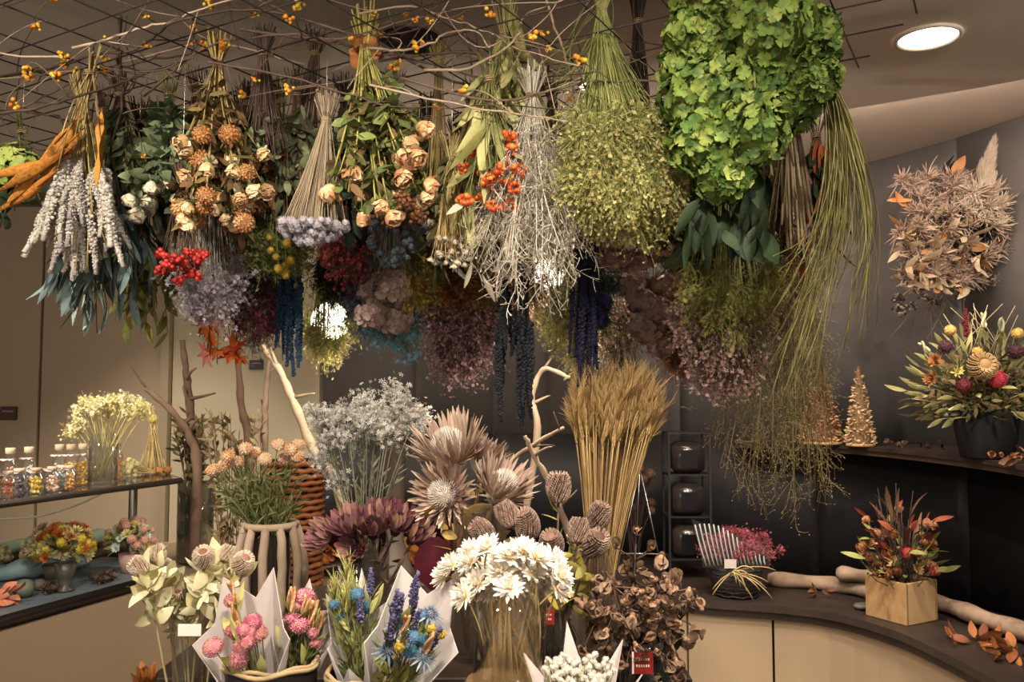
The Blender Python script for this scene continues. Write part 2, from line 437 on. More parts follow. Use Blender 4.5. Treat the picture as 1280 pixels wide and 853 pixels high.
# ------------------------------------------------------------------ plant material palette
STEM_STRAW = mat('#b39a63', '#8f7a48', '#cbb57e', rough=.8)
STEM_GREEN = mat('#6f7040', '#878650', '#595a30', rough=.8)
STEM_BROWN = mat('#5a4536', '#43332a', '#72594a', rough=.85)
STEM_DARK = mat('#3a2d26', '#2d2320', '#4b3a31', rough=.85)
TWINE = mat('#b8a17a', '#a48c66', rough=.9)
WOOD = mat('#8a725e', '#6f5a48', '#a48c76', '#604c3c', rough=.85, noise=9, namp=.5, bump=.6)
WOOD_DARK = mat('#5f4a3b', '#4a392d', '#6f5847', rough=.85, noise=9, namp=.5, bump=.6)
WOOD_PALE = mat('#9c866e', '#86715b', '#ae9880', rough=.8, noise=9, namp=.5, bump=.6)
GRID_Z = 2.42

LIB = {}
def lib(key, fn, *a, nvar=3, **k):
    """several variants of one flower head / leaf, meshes shared by all copies"""
    kk = (key,)
    if kk not in LIB: LIB[kk] = [fn(*a, **k) for _ in range(nvar)]
    return LIB[kk]
def pick(L): return L[int(rng.integers(len(L)))]

# ---- flower heads; all grow along +Z from the origin
def h_daisy(R, m_p, m_c, layers=3, npet=18, w=.2, cup=.35, cr=.28):
    g = Geo()
    T = leafT(w, .25, .1, 3, .6, belly=.6)
    for l in range(layers):
        a = np.arange(npet)*2*PI/npet+l*.3+rng.normal(0, .08, npet)
        el = cup+l*.45+rng.normal(0, .12, npet)
        d = np.stack([np.cos(a)*np.cos(el), np.sin(a)*np.cos(el), np.sin(el)], -1)
        inst(g, T, d*R*.12, d, roll_up(d), R*(1-.15*l)*U(.85, 1.1, npet), U(0, 1, npet))
    p = fib(40, 0, 1); inst(g, ICO0, p*np.array([cr, cr, cr*.6])*R, p, 0, R*.055, U(0, 1, 40), 1)
    inst(g, ICO1, [(0, 0, -.02*R)], (0, 0, 1), 0, np.array([[R*cr, R*cr, R*cr*.55]]), .3, 1)
    inst(g, leafT(.5, -.3, .1, 2), np.zeros((8, 3)), np.stack([np.cos(np.arange(8)*PI/4), np.sin(np.arange(8)*PI/4), np.full(8, -.3)], -1), 0, R*.4, .2, 1)
    return g.mesh('flower_head', [m_p, m_c])
def roll_up(d):
    """roll that turns a leaf's upper face towards +Z (petals cup upwards)"""
    return np.zeros(len(d))
def h_rose(R, m_p, m_l, opened=.5):
    g = Geo(); T = leafT(1.05, .55, .3, 4, .5, belly=.6, wave=.25)
    for l, (n, el, r, s) in enumerate(((3, 1.4, .02, .8), (4, 1.25, .1, .95), (5, 1.1, .25, 1.05), (6, .85, .3, 1.05), (6, .62, .3, .85))):
        a = np.arange(n)*2*PI/n+l*.6+rng.normal(0, .15, n); e = el+rng.normal(0, .1, n)
        d = np.stack([np.cos(a)*np.cos(e), np.sin(a)*np.cos(e), np.sin(e)], -1)
        loc = np.stack([np.cos(a)*r*R, np.sin(a)*r*R, np.zeros(n)], -1)
        inst(g, T, loc, d, 0., R*s*U(.9, 1.1, n), U(0, 1, n))
    inst(g, leafT(.3, -.4, .1, 3), np.zeros((5, 3)), np.stack([np.cos(np.arange(5)*1.256), np.sin(np.arange(5)*1.256), np.full(5, -.15)], -1), 0, R*.9, .4, 1)
    inst(g, ICO1, [(0, 0, -.05*R)], (0, 0, 1), 0, R*.22, .4, 1)
    return g.mesh('flower_head', [m_p, m_l])
def h_ball(R, m, n=60, flat=1., tuft=.28):
    """round knobbly head"""
    g = Geo(); inst(g, ICO1, [(0, 0, 0)], (0, 0, 1), 0, np.array([[R*.8, R*.8, R*.8*flat]]), .2)
    p = fib(n); inst(g, STAR5, p*R*np.array([1, 1, flat])*.85, p, U(0, 6, n), R*tuft*U(.8, 1.2, n), U(0, 1, n))
    return g.mesh('flower_head', m)
def h_spike(L, R, m, n=90, bead=.45, taper=.6, droop=0.):
    """spike of crowded beads along +Z"""
    g = Geo(); t = (np.arange(n)+.5)/n; a = np.arange(n)*2.4
    r = R*(1-taper*t**2)*np.minimum(1, t*6+.4)
    x = droop*L*t*t
    loc = np.stack([np.cos(a)*r*.7+x, np.sin(a)*r*.7, t*L], -1)
    d = np.stack([np.cos(a), np.sin(a), np.full(n, .6)], -1)
    inst(g, ICO0, loc+rng.normal(0, R*.12, loc.shape), d, a, R*bead*(1-.45*t)[:]*U(.65, 1.3, n), U(0, 1, n))
    tubes(g, [np.stack([droop*L*np.linspace(0, 1, 6)**2, np.zeros(6), np.linspace(0, L, 6)], -1)], R*.45, 5, .1)
    return g.mesh('flower_spike', m)
def h_hydrangea(R, m, n=70, flat=.8):
    g = Geo(); p = fib(n, -.55, 1)
    inst(g, ICO1, [(0, 0, 0)], (0, 0, 1), 0, np.array([[R*.75, R*.75, R*.75*flat]]), .2)
    inst(g, FLORET, p*R*np.array([1, 1, flat])*U(.86, 1.04, n)[:, None], jit(p, .25), U(0, 6, n), R*.24*U(.8, 1.2, n), U(0, 1, n))
    return g.mesh('flower_head', m)
def h_protea_king(R, m_b, m_d, m_o=None):
    """king protea: long pointed bracts around a pale woolly dome; bracts material, dome material"""
    g = Geo(); T = leafT(.115, .2, .3, 4, .65, belly=.5)
    for l, (n, el, s) in enumerate(((14, .2, .6), (20, .45, .85), (26, .68, 1.0), (26, .88, 1.02), (22, 1.06, .98))):
        a = np.arange(n)*2*PI/n+l*.17+rng.normal(0, .06, n); e = el+rng.normal(0, .07, n)
        d = np.stack([np.cos(a)*np.cos(e), np.sin(a)*np.cos(e), np.sin(e)], -1)
        loc = np.stack([np.cos(a), np.sin(a), -.2+0*a], -1)*R*.22
        inst(g, T, loc, d, 0., R*s*U(.9, 1.1, n), U(0, 1, n))
    lathe(g, [(.02*R, -.35*R), (.2*R, -.22*R), (.3*R, 0), (.26*R, .2*R), (.02, .25*R)], 12, .3)
    b = g.mesh('bracts', m_b)
    g = Geo(); n = 260; p = fib(n, .1, 1)
    loc = p*np.array([.38, .38, .5])*R+np.array([0, 0, .12*R])
    tubes(g, np.stack([loc*.75, loc*1.0, loc*1.16+np.array([0, 0, .06*R])], 1), np.array([.016, .014, .004])*R, 3, U(0, 1, n))
    inst(g, ICO1, [(0, 0, .1*R)], (0, 0, 1), 0, np.array([[.34*R, .34*R, .44*R]]), .2)
    return b, g.mesh('dome', m_d)
def h_protea_cup(R, m_b, m_d):
    """closed sugarbush cup: upright overlapping bracts fringed at the rim, dark centre"""
    g = Geo(); T = leafT(.3, -.06, .3, 4, .45, belly=.62)
    for l, (n, el, s, r) in enumerate(((12, 1.2, 1.0, .34), (12, 1.05, .95, .36), (14, .8, .75, .36), (14, .5, .5, .3))):
        a = np.arange(n)*2*PI/n+l*.22; e = el+rng.normal(0, .07, n)
        d = np.stack([np.cos(a)*np.cos(e), np.sin(a)*np.cos(e), np.sin(e)], -1)
        inst(g, T, np.stack([np.cos(a), np.sin(a), 0*a-.3], -1)*R*r, d, PI, R*1.1*s*U(.92, 1.06, n), U(0, 1, n))
    n = 60; a = U(0, 6.28, n); r = .34*R
    p0 = np.stack([np.cos(a)*r, np.sin(a)*r, np.full(n, .1*R)], -1); p2 = p0*np.array([1.7, 1.7, 1])+np.stack([0*a, 0*a, U(.2, .8, n)*R], -1)
    tubes(g, bez(p0, (p0+p2)/2+np.array([0, 0, .15*R]), p2, 4), np.array([.02, .016, .012, .004])*R, 3, U(0, 1, n))
    b = g.mesh('bracts', m_b)
    g = Geo(); n = 120; p = fib(n, .0, 1); loc = p*np.array([.3, .3, .62])*R
    tubes(g, np.stack([loc*.6, loc, loc*1.18], 1), np.array([.03, .025, .008])*R, 3, U(0, 1, n))
    inst(g, ICO1, [(0, 0, 0)], (0, 0, 1), 0, np.array([[.28*R, .28*R, .55*R]]), .2)
    return b, g.mesh('centre', m_d)
def h_banksia(R, H, m_body, m_tip):
    """banksia cone: egg with rows of hooked styles"""
    g = Geo(); rows, per = 13, 13
    prof = [(.05*R, -.02*H)]
    for i in range(9):
        t = i/8; prof.append((R*.82*math.sin(PI*(.12+.80*t))**.55, H*t))
    prof.append((.01*R, H*1.02)); lathe(g, prof, 18, .15, 0)
    for j in range(per):
        t = (np.arange(rows)+.5)/rows; a = j*2*PI/per+t*.9
        r = R*.82*np.sin(PI*(.12+.80*t))**.55
        loc = np.stack([np.cos(a)*r, np.sin(a)*r, t*H], -1); o = np.stack([np.cos(a), np.sin(a), .25+0*a], -1)
        for s in (-.13, .13):
            aa = a+s; l2 = np.stack([np.cos(aa)*r, np.sin(aa)*r, t*H], -1)
            p2 = l2+o*R*.34+np.array([0, 0, .10*H]); tubes(g, bez(l2*np.array([.93, .93, 1]), l2+o*R*.3, p2, 4), np.array([.07, .075, .06, .025])*R, 4, U(.2, 1, rows), 1)
    return g.mesh('flower_head', [m_body, m_tip])
def h_thistle(R, m):
    g = Geo(); inst(g, ICO1, [(0, 0, 0)], (0, 0, 1), 0, R*.42, .3)
    p = fib(60, -.3, 1); tubes(g, np.stack([p*R*.3, p*R*.7, p*R], 1), np.array([.05, .035, .006])*R, 3, U(0, 1, 60))
    a = np.arange(12)*PI/6; d = np.stack([np.cos(a), np.sin(a), -.1+0*a], -1); inst(g, leafT(.16, .2, .2, 3), d*R*.2, d, PI, R*1.5, U(0, 1, 12))
    return g.mesh('flower_head', m)
def h_pod(R, m_o, m_i):
    """woody cup split into leathery valves around a paler inside"""
    g = Geo(); n = 5; a = np.arange(n)*2*PI/n; e = U(.6, 1.25, n)
    d = np.stack([np.cos(a)*np.cos(e), np.sin(a)*np.cos(e), np.sin(e)], -1)
    inst(g, leafT(.95, .45, .35, 4, .5), np.zeros((n, 3)), d, np.where(U(0, 1, n) > .8, PI, 0.), R*U(.9, 1.3, n), U(0, 1, n), 0)
    inst(g, ICO1, [(0, 0, .3*R)], (0, 0, 1), 0, np.array([[.30*R, .30*R, .3*R]]), .5, 1)
    inst(g, ICO1, [(0, 0, 0)], (0, 0, 1), 0, R*.26, .1, 0)
    return g.mesh('pod', [m_o, m_i])
def h_ear(L, R, m, awn=.12, n=36):
    """wheat or barley ear with awns"""
    g = Geo(); t = (np.arange(n)+.5)/n; a = np.arange(n)*PI+(np.arange(n)//2)*.15
    loc = np.stack([np.cos(a)*R*.5, np.sin(a)*R*.5, t*L], -1); d = np.stack([np.cos(a)*.35, np.sin(a)*.35, 1+0*a], -1)
    T = (ICO0[0]*np.array([.5, .5, 1]), ICO0[1]); inst(g, T, loc, d, 0, R*.95, U(0, 1, n))
    if awn: tubes(g, np.stack([loc, loc+norm(d)*awn*.5, loc+jit(d, .12)*awn], 1), np.array([.0009, .0007, .0003]), 3, U(0, 1, n))
    return g.mesh('ear', m)
def h_leaf(L, w, m, curl=.2, fold=.12, n=5, p=.8, wave=0, belly=.45, stalk=.06):
    g = Geo(); V, F = leafT(w, curl*U(.4, 1.5), fold, n, p, wave, belly); V = V.copy()
    tw = U(-.5, .5); z = V[:, 2]; c, s = np.cos(tw*z), np.sin(tw*z)
    V = np.stack([V[:, 0]*c-V[:, 1]*s, V[:, 0]*s+V[:, 1]*c, z], -1)*L
    # both faces, a leaf's thickness apart
    g.add(V, F, U(0, 1)); g.add(V+np.array([0, -.0006, 0]), [f[:, ::-1] for f in F], U(0, 1))
    tubes(g, [[(0, 0, -stalk*L), (0, 0, L*.3)]], L*.008, 3, .5)
    return g.mesh('leaf', m)
def h_berries(n, R, r, m, m_s, L=None):
    g = Geo(); p = rng.normal(0, 1, (n, 3)); p = norm(p)*R*U(.4, 1, n)[:, None]; p[:, 2] = np.abs(p[:, 2])*1.2
    inst(g, ICO1, p, norm(p), 0, r*U(.75, 1.15, n), U(0, 1, n), 0)
    tubes(g, bez(np.zeros((n, 3)), p*np.array([.3, .3, .6]), p, 4), .0009, 3, .4, 1)
    return g.mesh('berry_cluster', [m, m_s])
def h_plume(L, R, m, n=420):
    """soft grass plume"""
    g = Geo(); t = U(0, 1, n)**.8; a = U(0, 6.28, n); s = L*np.array([0, .25])
    z = t*L; d = np.stack([np.cos(a)*.5, np.sin(a)*.5, 1+0*a], -1)
    p0 = np.stack([0*a, 0*a, z], -1); ln = R*2.2*(1-.6*t)*U(.6, 1.1, n)
    p2 = p0+norm(d)*ln[:, None]; tubes(g, bez(p0, (p0+p2)/2+np.stack([np.cos(a), np.sin(a), 0*a], -1)*(ln*.15)[:, None], p2, 4), np.array([.0014, .0022, .0018, .0004]), 3, U(0, 1, n))
    tubes(g, [[(0, 0, -.1*L), (0, 0, L)]], .002, 4, .2)
    return g.mesh('plume', m)
def h_tuft(L, m, n=70, spread=.55, droop=.35, r=.0026):
    """shaggy tuft of curved strands"""
    g = Geo(); d = jit(np.tile([0, 0, 1.], (n, 1)), spread); l = (L*U(.5, 1.1, n))[:, None]; e = d*l+rng.normal(0, L*droop*.4, (n, 3))
    tubes(g, bez(rng.normal(0, L*.08, (n, 3)), d*l*.6, e, 5), np.array([1, 1.2, 1.1, .8, .3])*r, 3, U(0, 1, n))
    return g.mesh('tuft', m)
def h_maple(R, m):
    g = Geo(); V = [(0, 0, 0)]; k = 11
    ang = np.linspace(-2.2, 2.2, k); rad = np.where(np.arange(k) % 2 == 0, 1.0, .45)*R; rad[0] *= .6; rad[-1] *= .6
    for a, r in zip(ang, rad): V.append((r*math.sin(a), U(-.12, .12)*R, r*math.cos(a)+.1*R))
    V = np.array(V); F = np.array([[0, i, i+1] for i in range(1, k)])
    g.add(V, F, U(0, 1)); g.add(V-np.array([0, .0008, 0]), F[:, ::-1], U(0, 1)); tubes(g, [[(0, 0, 0), (0, .1*R, -.7*R)]], .0012, 3, .5)
    return g.mesh('leaf', m)

# ---- clouds of tiny florets on branching stems
def sprays(g_s, g_f, base, tips, per=14, spread=.035, fl=.004, twig=.0007, T=None, r0=.0012):
    """each stem base->tip divides near its tip into twiglets that carry florets"""
    base = np.asarray(base, float).reshape(-1, 3); tips = np.asarray(tips, float).reshape(-1, 3); n = len(tips)
    d = norm(tips-base)
    loc = np.repeat(tips, per, 0)+rng.normal(0, spread, (n*per, 3))
    st = np.repeat(tips-d*spread*1.6, per, 0)
    tubes(g_s, bez(st, (st+loc)/2+rng.normal(0, spread*.15, loc.shape), loc, 3), twig, 3, U(0, 1, n*per), cap=False)
    dd = jit(loc-st, .5)
    inst(g_f, T or STAR5, loc, dd, U(0, 6, n*per), fl*U(.7, 1.3, n*per), np.repeat(U(0, .6, n), per)+U(0, .4, n*per))
    # a second floret beside each
    loc2 = loc+rng.normal(0, fl*1.3, loc.shape)
    inst(g_f, T or STAR5, loc2, jit(dd, .6), U(0, 6, n*per), fl*U(.6, 1.2, n*per), np.repeat(U(0, .6, n), per)+U(0, .4, n*per))

# ------------------------------------------------------------------ hanging bunches
def hang(name, label, px, ytie, ybot, hw, Y, pxb=None, n=26, cat='dried flowers', stem=None, r=.0014, lo=.75, top=.09, dome=.25, tie=True, depth=.8, knot=.012, mid=.35, hook=True, group=None, jig=.012, fix=False):
    """stems gathered by twine and hung upside down: returns root, tips (local) and stem paths"""
    gy = 426.5-FPX*math.tan(math.atan((GRID_Z-EYE)/Y)-PITCH)   # picture row of the grid at this depth
    if Y > 2.38 and not fix and ytie > gy+34:                       # tie just below the grid, flowers stay where they hang
        y2 = gy+float(U(8, 30)); lo = (ytie+lo*(ybot-ytie)-y2)/(ybot-y2); ytie = y2
    T = P(px, ytie, Y); B = P(px if pxb is None else pxb, ybot, Y); L = T.z-B.z; W = hw*Y/FPX; xo = B.x-T.x
    root = thing(name, label, cat, T, group)
    a = U(0, 2*PI, n); rr = np.sqrt(U(0.02, 1, n))
    z = -L*(lo+(1-lo)*U(0, 1, n)); z = np.maximum(z-0*rr, -L*(1-dome*rr**2))
    tips = np.stack([rr*np.cos(a)*W+xo*(-z/L), rr*np.sin(a)*W*depth, z], -1)
    k0 = np.stack([np.cos(a)*rr*knot, np.sin(a)*rr*knot, np.zeros(n)], -1)
    up = k0+np.stack([np.cos(a)*rr*knot*2.2, np.sin(a)*rr*knot*2.2, U(.5, 1, n)*top], -1)
    m1 = np.stack([tips[:, 0]*mid, tips[:, 1]*mid, z*.5], -1)+rng.normal(0, jig, (n, 3))
    paths = np.concatenate([up[:, None], bez(k0, m1, tips, 7)], 1)
    g = Geo(); tubes(g, paths, r, 4, U(0, 1, n))
    obj('stems', g.mesh('stems', stem or STEM_STRAW), root, kind='stuff')
    if tie:
        a2 = np.linspace(0, 6*PI, 40); kr = knot*1.15
        g = Geo(); tubes(g, [np.stack([np.cos(a2)*kr, np.sin(a2)*kr, np.linspace(-.008, .008, 40)], -1)], .0016, 4); obj('twine', g.mesh('twine', TWINE), root)
    if hook:
        hz = GRID_Z-T.z
        if hz > .012:
            g = Geo(); a3 = np.linspace(-.5*PI, PI, 8)
            hk = [(0, 0, 0), (0, 0, hz*.5)]+[(.008*math.cos(q), 0, hz+.004+.008*math.sin(q)) for q in a3]
            tubes(g, [hk], .0011, 4); obj('hook', g.mesh('hook', M_METAL), root)
    return root, tips, paths
def heads(root, name, meshes, locs, dirs, s=1., sj=.15, part_of=None):
    out = []
    for l, d in zip(locs, dirs):
        out.append(obj(name, pick(meshes), root, M=MX(l, d, float(U(0, 6.28)), s*float(U(1-sj, 1+sj)))))
    return out
def down(tips, k=.8, j=.2):
    d = norm(np.asarray(tips)*np.array([k*2, k*2, 0])+np.array([0, 0, -.25])); return jit(d, j)
def on_path(paths, n, t0=.25, t1=1.):
    """random points and directions along the stems"""
    N, m, _ = paths.shape; i = rng.integers(0, N, n); t = U(t0, t1, n)*(m-1.001); k = t.astype(int); f = (t-k)[:, None]
    a, b = paths[i, k], paths[i, k+1]
    return a*(1-f)+b*f, norm(b-a)
def leaves(root, meshes, paths, n, t0=.3, t1=1., out=.8, name='leaf', s=1., dn=0., sj=.25):
    p, d = on_path(paths, n, t0, t1); o = norm(rng.normal(0, 1, (n, 3))*np.array([1, 1, .3]))
    dd = norm(d*(1-out*.5)+o*out+np.array([0, 0, -dn]))
    return heads(root, name, meshes, p, dd, s, sj)
def leaf_mass(root, mat_, paths, n, L, w, t0=.2, t1=1., out=.8, curl=.2, name='foliage', dn=0):
    p, d = on_path(paths, n, t0, t1); o = norm(rng.normal(0, 1, (n, 3)))
    dd = norm(d*(1-out*.5)+o*out+np.array([0, 0, -dn])); g = Geo()
    inst(g, leafT(w, curl, .15, 3), p, dd, U(0, 6, n), L*U(.6, 1.3, n), U(0, 1, n))
    obj(name, g.mesh(name, mat_), root, kind='stuff')
# ------------------------------------------------------------------ wire grid with vines
gr = thing('wire_grid', 'black welded wire grid hung flat below the ceiling', 'wire grid', (0, 0, GRID_Z))
th = math.radians(30); ax1 = A3((math.sin(th), math.cos(th))); ax2 = A3((math.cos(th), -math.sin(th)))
bx0, bx1, by0, by1 = -1.85, .98, 1.6, 3.7
def clip(c, d):
    t0, t1 = -9, 9
    for q, lo_, hi_ in ((0, bx0, bx1), (1, by0, by1)):
        a, b = sorted(((lo_-c[q])/d[q], (hi_-c[q])/d[q])); t0, t1 = max(t0, a), min(t1, b)
    return (c+d*t0, c+d*t1) if t1-t0 > .1 else None
cen = A3((-.4, 2.65))
for d, o, dz in ((ax1, ax2, 0), (ax2, ax1, .004)):
    for k in range(-18, 19):
        s = clip(cen+o*k*.17, d)
        if s is None: continue
        g = Geo(); tubes(g, [[(*s[0], dz), (*((s[0]+s[1])/2), dz), (*s[1], dz)]], .0024, 4); obj('wire', g.mesh('wire', M_WIRE), gr)
for x, y in ((-1.7, 1.8), (.8, 1.8), (-1.7, 3.5), (.8, 3.5), (-.45, 2.6)):
    g = Geo(); tubes(g, [[(x, y, 0), (x, y, ZC-GRID_Z)]], .0013, 4); obj('hanging_wire', g.mesh('hanging_wire', M_WIRE), gr)

VB = [mat('#e0a32c', '#d9791f', '#c9b23a', '#b5451d', rough=.4), STEM_BROWN]
VINE_M = [mat('#54423a', '#3b2f2a', '#6f5a4c', rough=.8), mat('#a38d78', '#8a7663', '#b7a28c', rough=.8)]
def vine(label, pts, r, mi, nb, side=7, sidelen=.22, gname='bittersweet vines laid over the grid'):
    p = A3([P(*q) for q in pts]); root = thing('bittersweet_vine', label, 'vine', p[0], gname)
    c = crom(p-p[0], 8); c[1:-1] += np.cumsum(rng.normal(0, .003, c[1:-1].shape), 0)*np.sin(np.linspace(0, PI, len(c)-2))[:, None]
    g = Geo(); tubes(g, [c], np.linspace(r, r*.5, len(c)), 5); obj('stem', g.mesh('stem', VINE_M[mi]), root)
    spots = []
    for k in range(side):
        i = int(rng.integers(2, len(c)-1)); d = jit(A3([[U(-1, 1), U(-.6, .6), U(-.35, .5)]]), .2)[0]; e = c[i]+d*sidelen*U(.5, 1.2)
        q = bez(c[i], c[i]+d*sidelen*.4+rng.normal(0, .04, 3), e, 8)[0]
        g = Geo(); tubes(g, [q], np.linspace(r*.5, r*.2, 8), 4); obj('side_shoot', g.mesh('side_shoot', VINE_M[mi]), root); spots += [q[-1], q[5]]
    spots += [c[i] for i in rng.integers(0, len(c), max(nb, 1))]
    for k in range(nb):
        s = spots[int(rng.integers(len(spots)))]
        obj('berry_cluster', pick(lib('vineberry', h_berries, 8, .016, .0055, VB[0], VB[1])), root, M=MX(s+rng.normal(0, .006, 3), jit(A3([[0, 0, -1]]), .5)[0], 0, U(.7, 1.25)))
vine('long dark bittersweet vine with yellow berries trailing over the grid corner', [(-20, 100, 2.4), (60, 85, 2.3), (105, 70, 2.25), (170, 62, 2.2), (225, 30, 2.05), (330, 20, 2.0), (450, 45, 2.0)], .005, 0, 9, 9)
vine('pale looping bittersweet vine over the grid above the grey spikes', [(90, 60, 2.1), (150, 48, 2.1), (200, 40, 2.1), (245, 20, 2.05), (330, -12, 2.0)], .004, 1, 4, 5)
vine('dark forked vine dangling past the grid end beside the orange leaves', [(-10, 138, 2.5), (35, 140, 2.45), (80, 142, 2.4), (60, 190, 2.4), (75, 172, 2.4)], .004, 0, 1, 5, .14)
vine('pale bare vine arching in front of the black downlight', [(460, 60, 2.1), (520, 62, 2.08), (585, 42, 2.05), (612, 60, 2.05)], .004, 1, 3, 3)
vine('brown vine curving across the olive leaf bunch', [(530, 88, 2.1), (590, 84, 2.08), (640, 60, 2.06), (655, 30, 2.05), (690, 10, 2.0), (740, -20, 1.95)], .0045, 1, 3, 3)
vine('thin dark vine with orange berries among the grid wires', [(180, 120, 2.4), (260, 60, 2.2), (350, 45, 2.15), (430, 55, 2.15), (520, 30, 2.1), (600, 5, 2.05)], .0035, 0, 9, 10)
vine('dark vine drooping over the grid behind the peach flowers', [(300, -10, 2.0), (370, 20, 2.05), (400, 48, 2.15), (500, 42, 2.2), (570, 20, 2.15)], .0035, 0, 6, 9)
vine('dark twisted vine between the pale grass and the leaf bunch', [(640, 70, 2.4), (670, 100, 2.5), (690, 120, 2.6), (700, 170, 2.7)], .006, 0, 1, 6, .14)
vine('straight yellow stalk slanting through the grid', [(680, -10, 2.05), (700, 60, 2.1), (712, 120, 2.2), (722, 180, 2.3)], .004, 1, 0, 1, .1)
vine('dark branching vine standing above the rose leaves', [(150, 20, 2.2), (148, 80, 2.3), (150, 130, 2.35), (140, 180, 2.4)], .006, 0, 2, 8, .16)

for k in range(13):
    x0, y0, Y0 = U(-30, 520), U(0, 130), U(2.0, 2.5); dx = U(60, 130)*(1 if U(0, 1) > .3 else -1); sl = U(-22, 22)
    vine('thin dark bare vine tangled through the wire grid', [(x0+dx*j, y0+sl*j+U(-22, 22), Y0+.05*j*U(-1, 1)) for j in range(5)], U(.003, .005), 0 if k % 3 else 1, 2, 7, .2, 'bare vines tangled in the grid')
# ------------------------------------------------------------------ bunches, front row
# grey knobbly spikes
GREY = mat('#b9b2a6', '#a39c94', '#cdc7ba', '#8b8585', rough=.9)
root, tips, paths = hang('grey_spike_bunch', 'hanging bunch of knobbly grey white flower spikes on straw stems', 104, 128, 350, 40, 2.3, n=60, lo=.4, dome=.3, r=.0022)
heads(root, 'flower_spike', lib('gspike', h_spike, .16, .0125, GREY, 130, nvar=5, droop=.1, taper=.85, bead=.42), tips*np.array([.85, .85, .66]), down(tips, .3, .16), 1.05, .3)
# big rust leaves behind it, sweeping left
RUST = mat('#b5691d', '#8c4a1a', '#c98a35', '#6f3c1c', rough=.7, noise=30)
root, tips, paths = hang('rust_leaf_bunch', 'hanging bunch of broad rusty orange dried leaves sweeping sideways', 112, 92, 225, 70, 2.22, pxb=62, n=9, r=.002, cat='dried leaves', lo=.6)
q = [((95, 150), (0, 250)), ((100, 165), (15, 245)), ((90, 185), (-5, 262)), ((75, 200), (-30, 225)), ((128, 140), (140, 240)), ((122, 150), (130, 215)), ((70, 215), (-10, 280))]
for (a, b) in q:
    p0 = P(*a, 2.22)-root.location; p1 = P(*b, 2.2+U(-.05, .05))-root.location; d = p1-p0
    obj('leaf', pick(lib('rustleaf', h_leaf, 1., .12, RUST, .15, .5, 8, .6, .5)), root, M=MX(p0, A3(d), U(-.8, .8)+PI/2, d.length))
# pale green hydrangea at the left edge
HYL = mat('#a9b85a', '#8fa347', '#c3cc7c', '#7d9040', rough=.75)
GRN_D = mat('#33442c', '#27361f', '#445238', rough=.7)
root, tips, paths = hang('pale_hydrangea_bunch', 'hanging pale green hydrangea head with dark leaves below at the grid end', 28, 165, 290, 30, 2.36, n=8, lo=.35, stem=STEM_GREEN, hook=True)
heads(root, 'flower_head', lib('hyl', h_hydrangea, .072, HYL, 70, nvar=2), [(-.02, 0, -.10), (-.09, .03, -.11)], [(.1, -.3, .4), (-.3, -.3, .4)], .95, .05)
leaves(root, lib('dkleaf', h_leaf, .085, .45, GRN_D, .25), paths, 36, .55, 1., 1.)
# rose bunch: grey green leaves, cream roses
LG = mat('#6f7d5a', '#55674a', '#8a9670', '#46553c', rough=.7)
CREAM = mat('#e0d6bd', '#cfc2a4', '#ece4d0', '#b9aa88', rough=.75)
root, tips, paths = hang('cream_rose_bunch', 'hanging bunch of cream roses below curled grey green leaves', 212, 122, 285, 36, 2.42, pxb=200, n=20, stem=STEM_GREEN, lo=.6)
heads(root, 'flower_head', lib('crose', h_rose, .032, CREAM, LG), tips[:10], down(tips[:10], .6), 1.15)
leaves(root, lib('lgleaf', h_leaf, .055, .55, LG, .4), paths, 190, .2, .95, 1.1)
leaf_mass(root, LG, paths, 260, .045, .45, .25, 1.)
# peach pompon flowers
PEACH = mat('#c08a52', '#a96f3c', '#d6ac7a', '#8f5a35', rough=.8)
PEACH2 = mat('#d8b98c', '#c79f6c', '#e5cfa9', rough=.8)
root, tips, paths = hang('peach_pompon_bunch', 'hanging bunch of peach and brown pompon flowers fanning from long straw stems', 272, 78, 305, 58, 2.28, n=48, lo=.45, r=.0022, dome=.3)
heads(root, 'flower_head', lib('ppom', h_ball, .026, PEACH, 60, .9, .42), tips[:19], down(tips[:19], .8), 1.0)
heads(root, 'flower_head', lib('prose', h_rose, .03, PEACH2, LG), tips[19:], down(tips[19:], .7), 1.0)
leaves(root, lib('pleafd', h_leaf, .05, .5, mat('#6e5030', '#5a4028', '#846440', rough=.75), .4), paths, 60, .5, .95, 1.)
leaf_mass(root, mat('#6a5c39', '#80703f', '#4f4630', rough=.8), paths, 520, .05, .3, .35, 1.)
# thin brown stems, sage leaves
root, tips, paths = hang('brown_twig_bunch', 'hanging tapered bundle of thin purplish brown twigs with sage leaves', 329, 68, 215, 34, 2.36, n=60, stem=mat('#5b4740', '#45352f', '#6d5850', rough=.85), lo=.75, r=.0014)
SAGE = mat('#77805c', '#626c4c', '#8f9672', rough=.75)
leaves(root, lib('sagel', h_leaf, .06, .42, SAGE, .3), paths, 40, .75, 1., 1.)
root, tips, paths = hang('dark_stem_bunch', 'hanging bundle of dark stems ending in broad sage green leaves', 394, 68, 220, 36, 2.5, pxb=372, n=44, stem=STEM_BROWN, lo=.8, r=.0016)
leaves(root, lib('sagel', h_leaf, .06, .42, SAGE, .3), paths, 44, .75, 1., 1.)
# lilac grey button flowers, cone of stems
LIL = mat('#a9a3b3', '#8f8a9c', '#bdb7bd', '#9c948f', rough=.85)
root, tips, paths = hang('lilac_button_bunch', 'hanging cone of straight beige stems tipped with lilac grey button flowers', 408, 152, 305, 44, 2.2, pxb=388, n=90, lo=.86, dome=.16, mid=.45, jig=.004, stem=mat('#93836a', '#7e6f59', '#a5957b', rough=.85), r=.0014)
heads(root, 'flower_head', lib('lilb', h_ball, .0125, LIL, 26, 1., .4), tips, down(tips, .4), 1., .2)
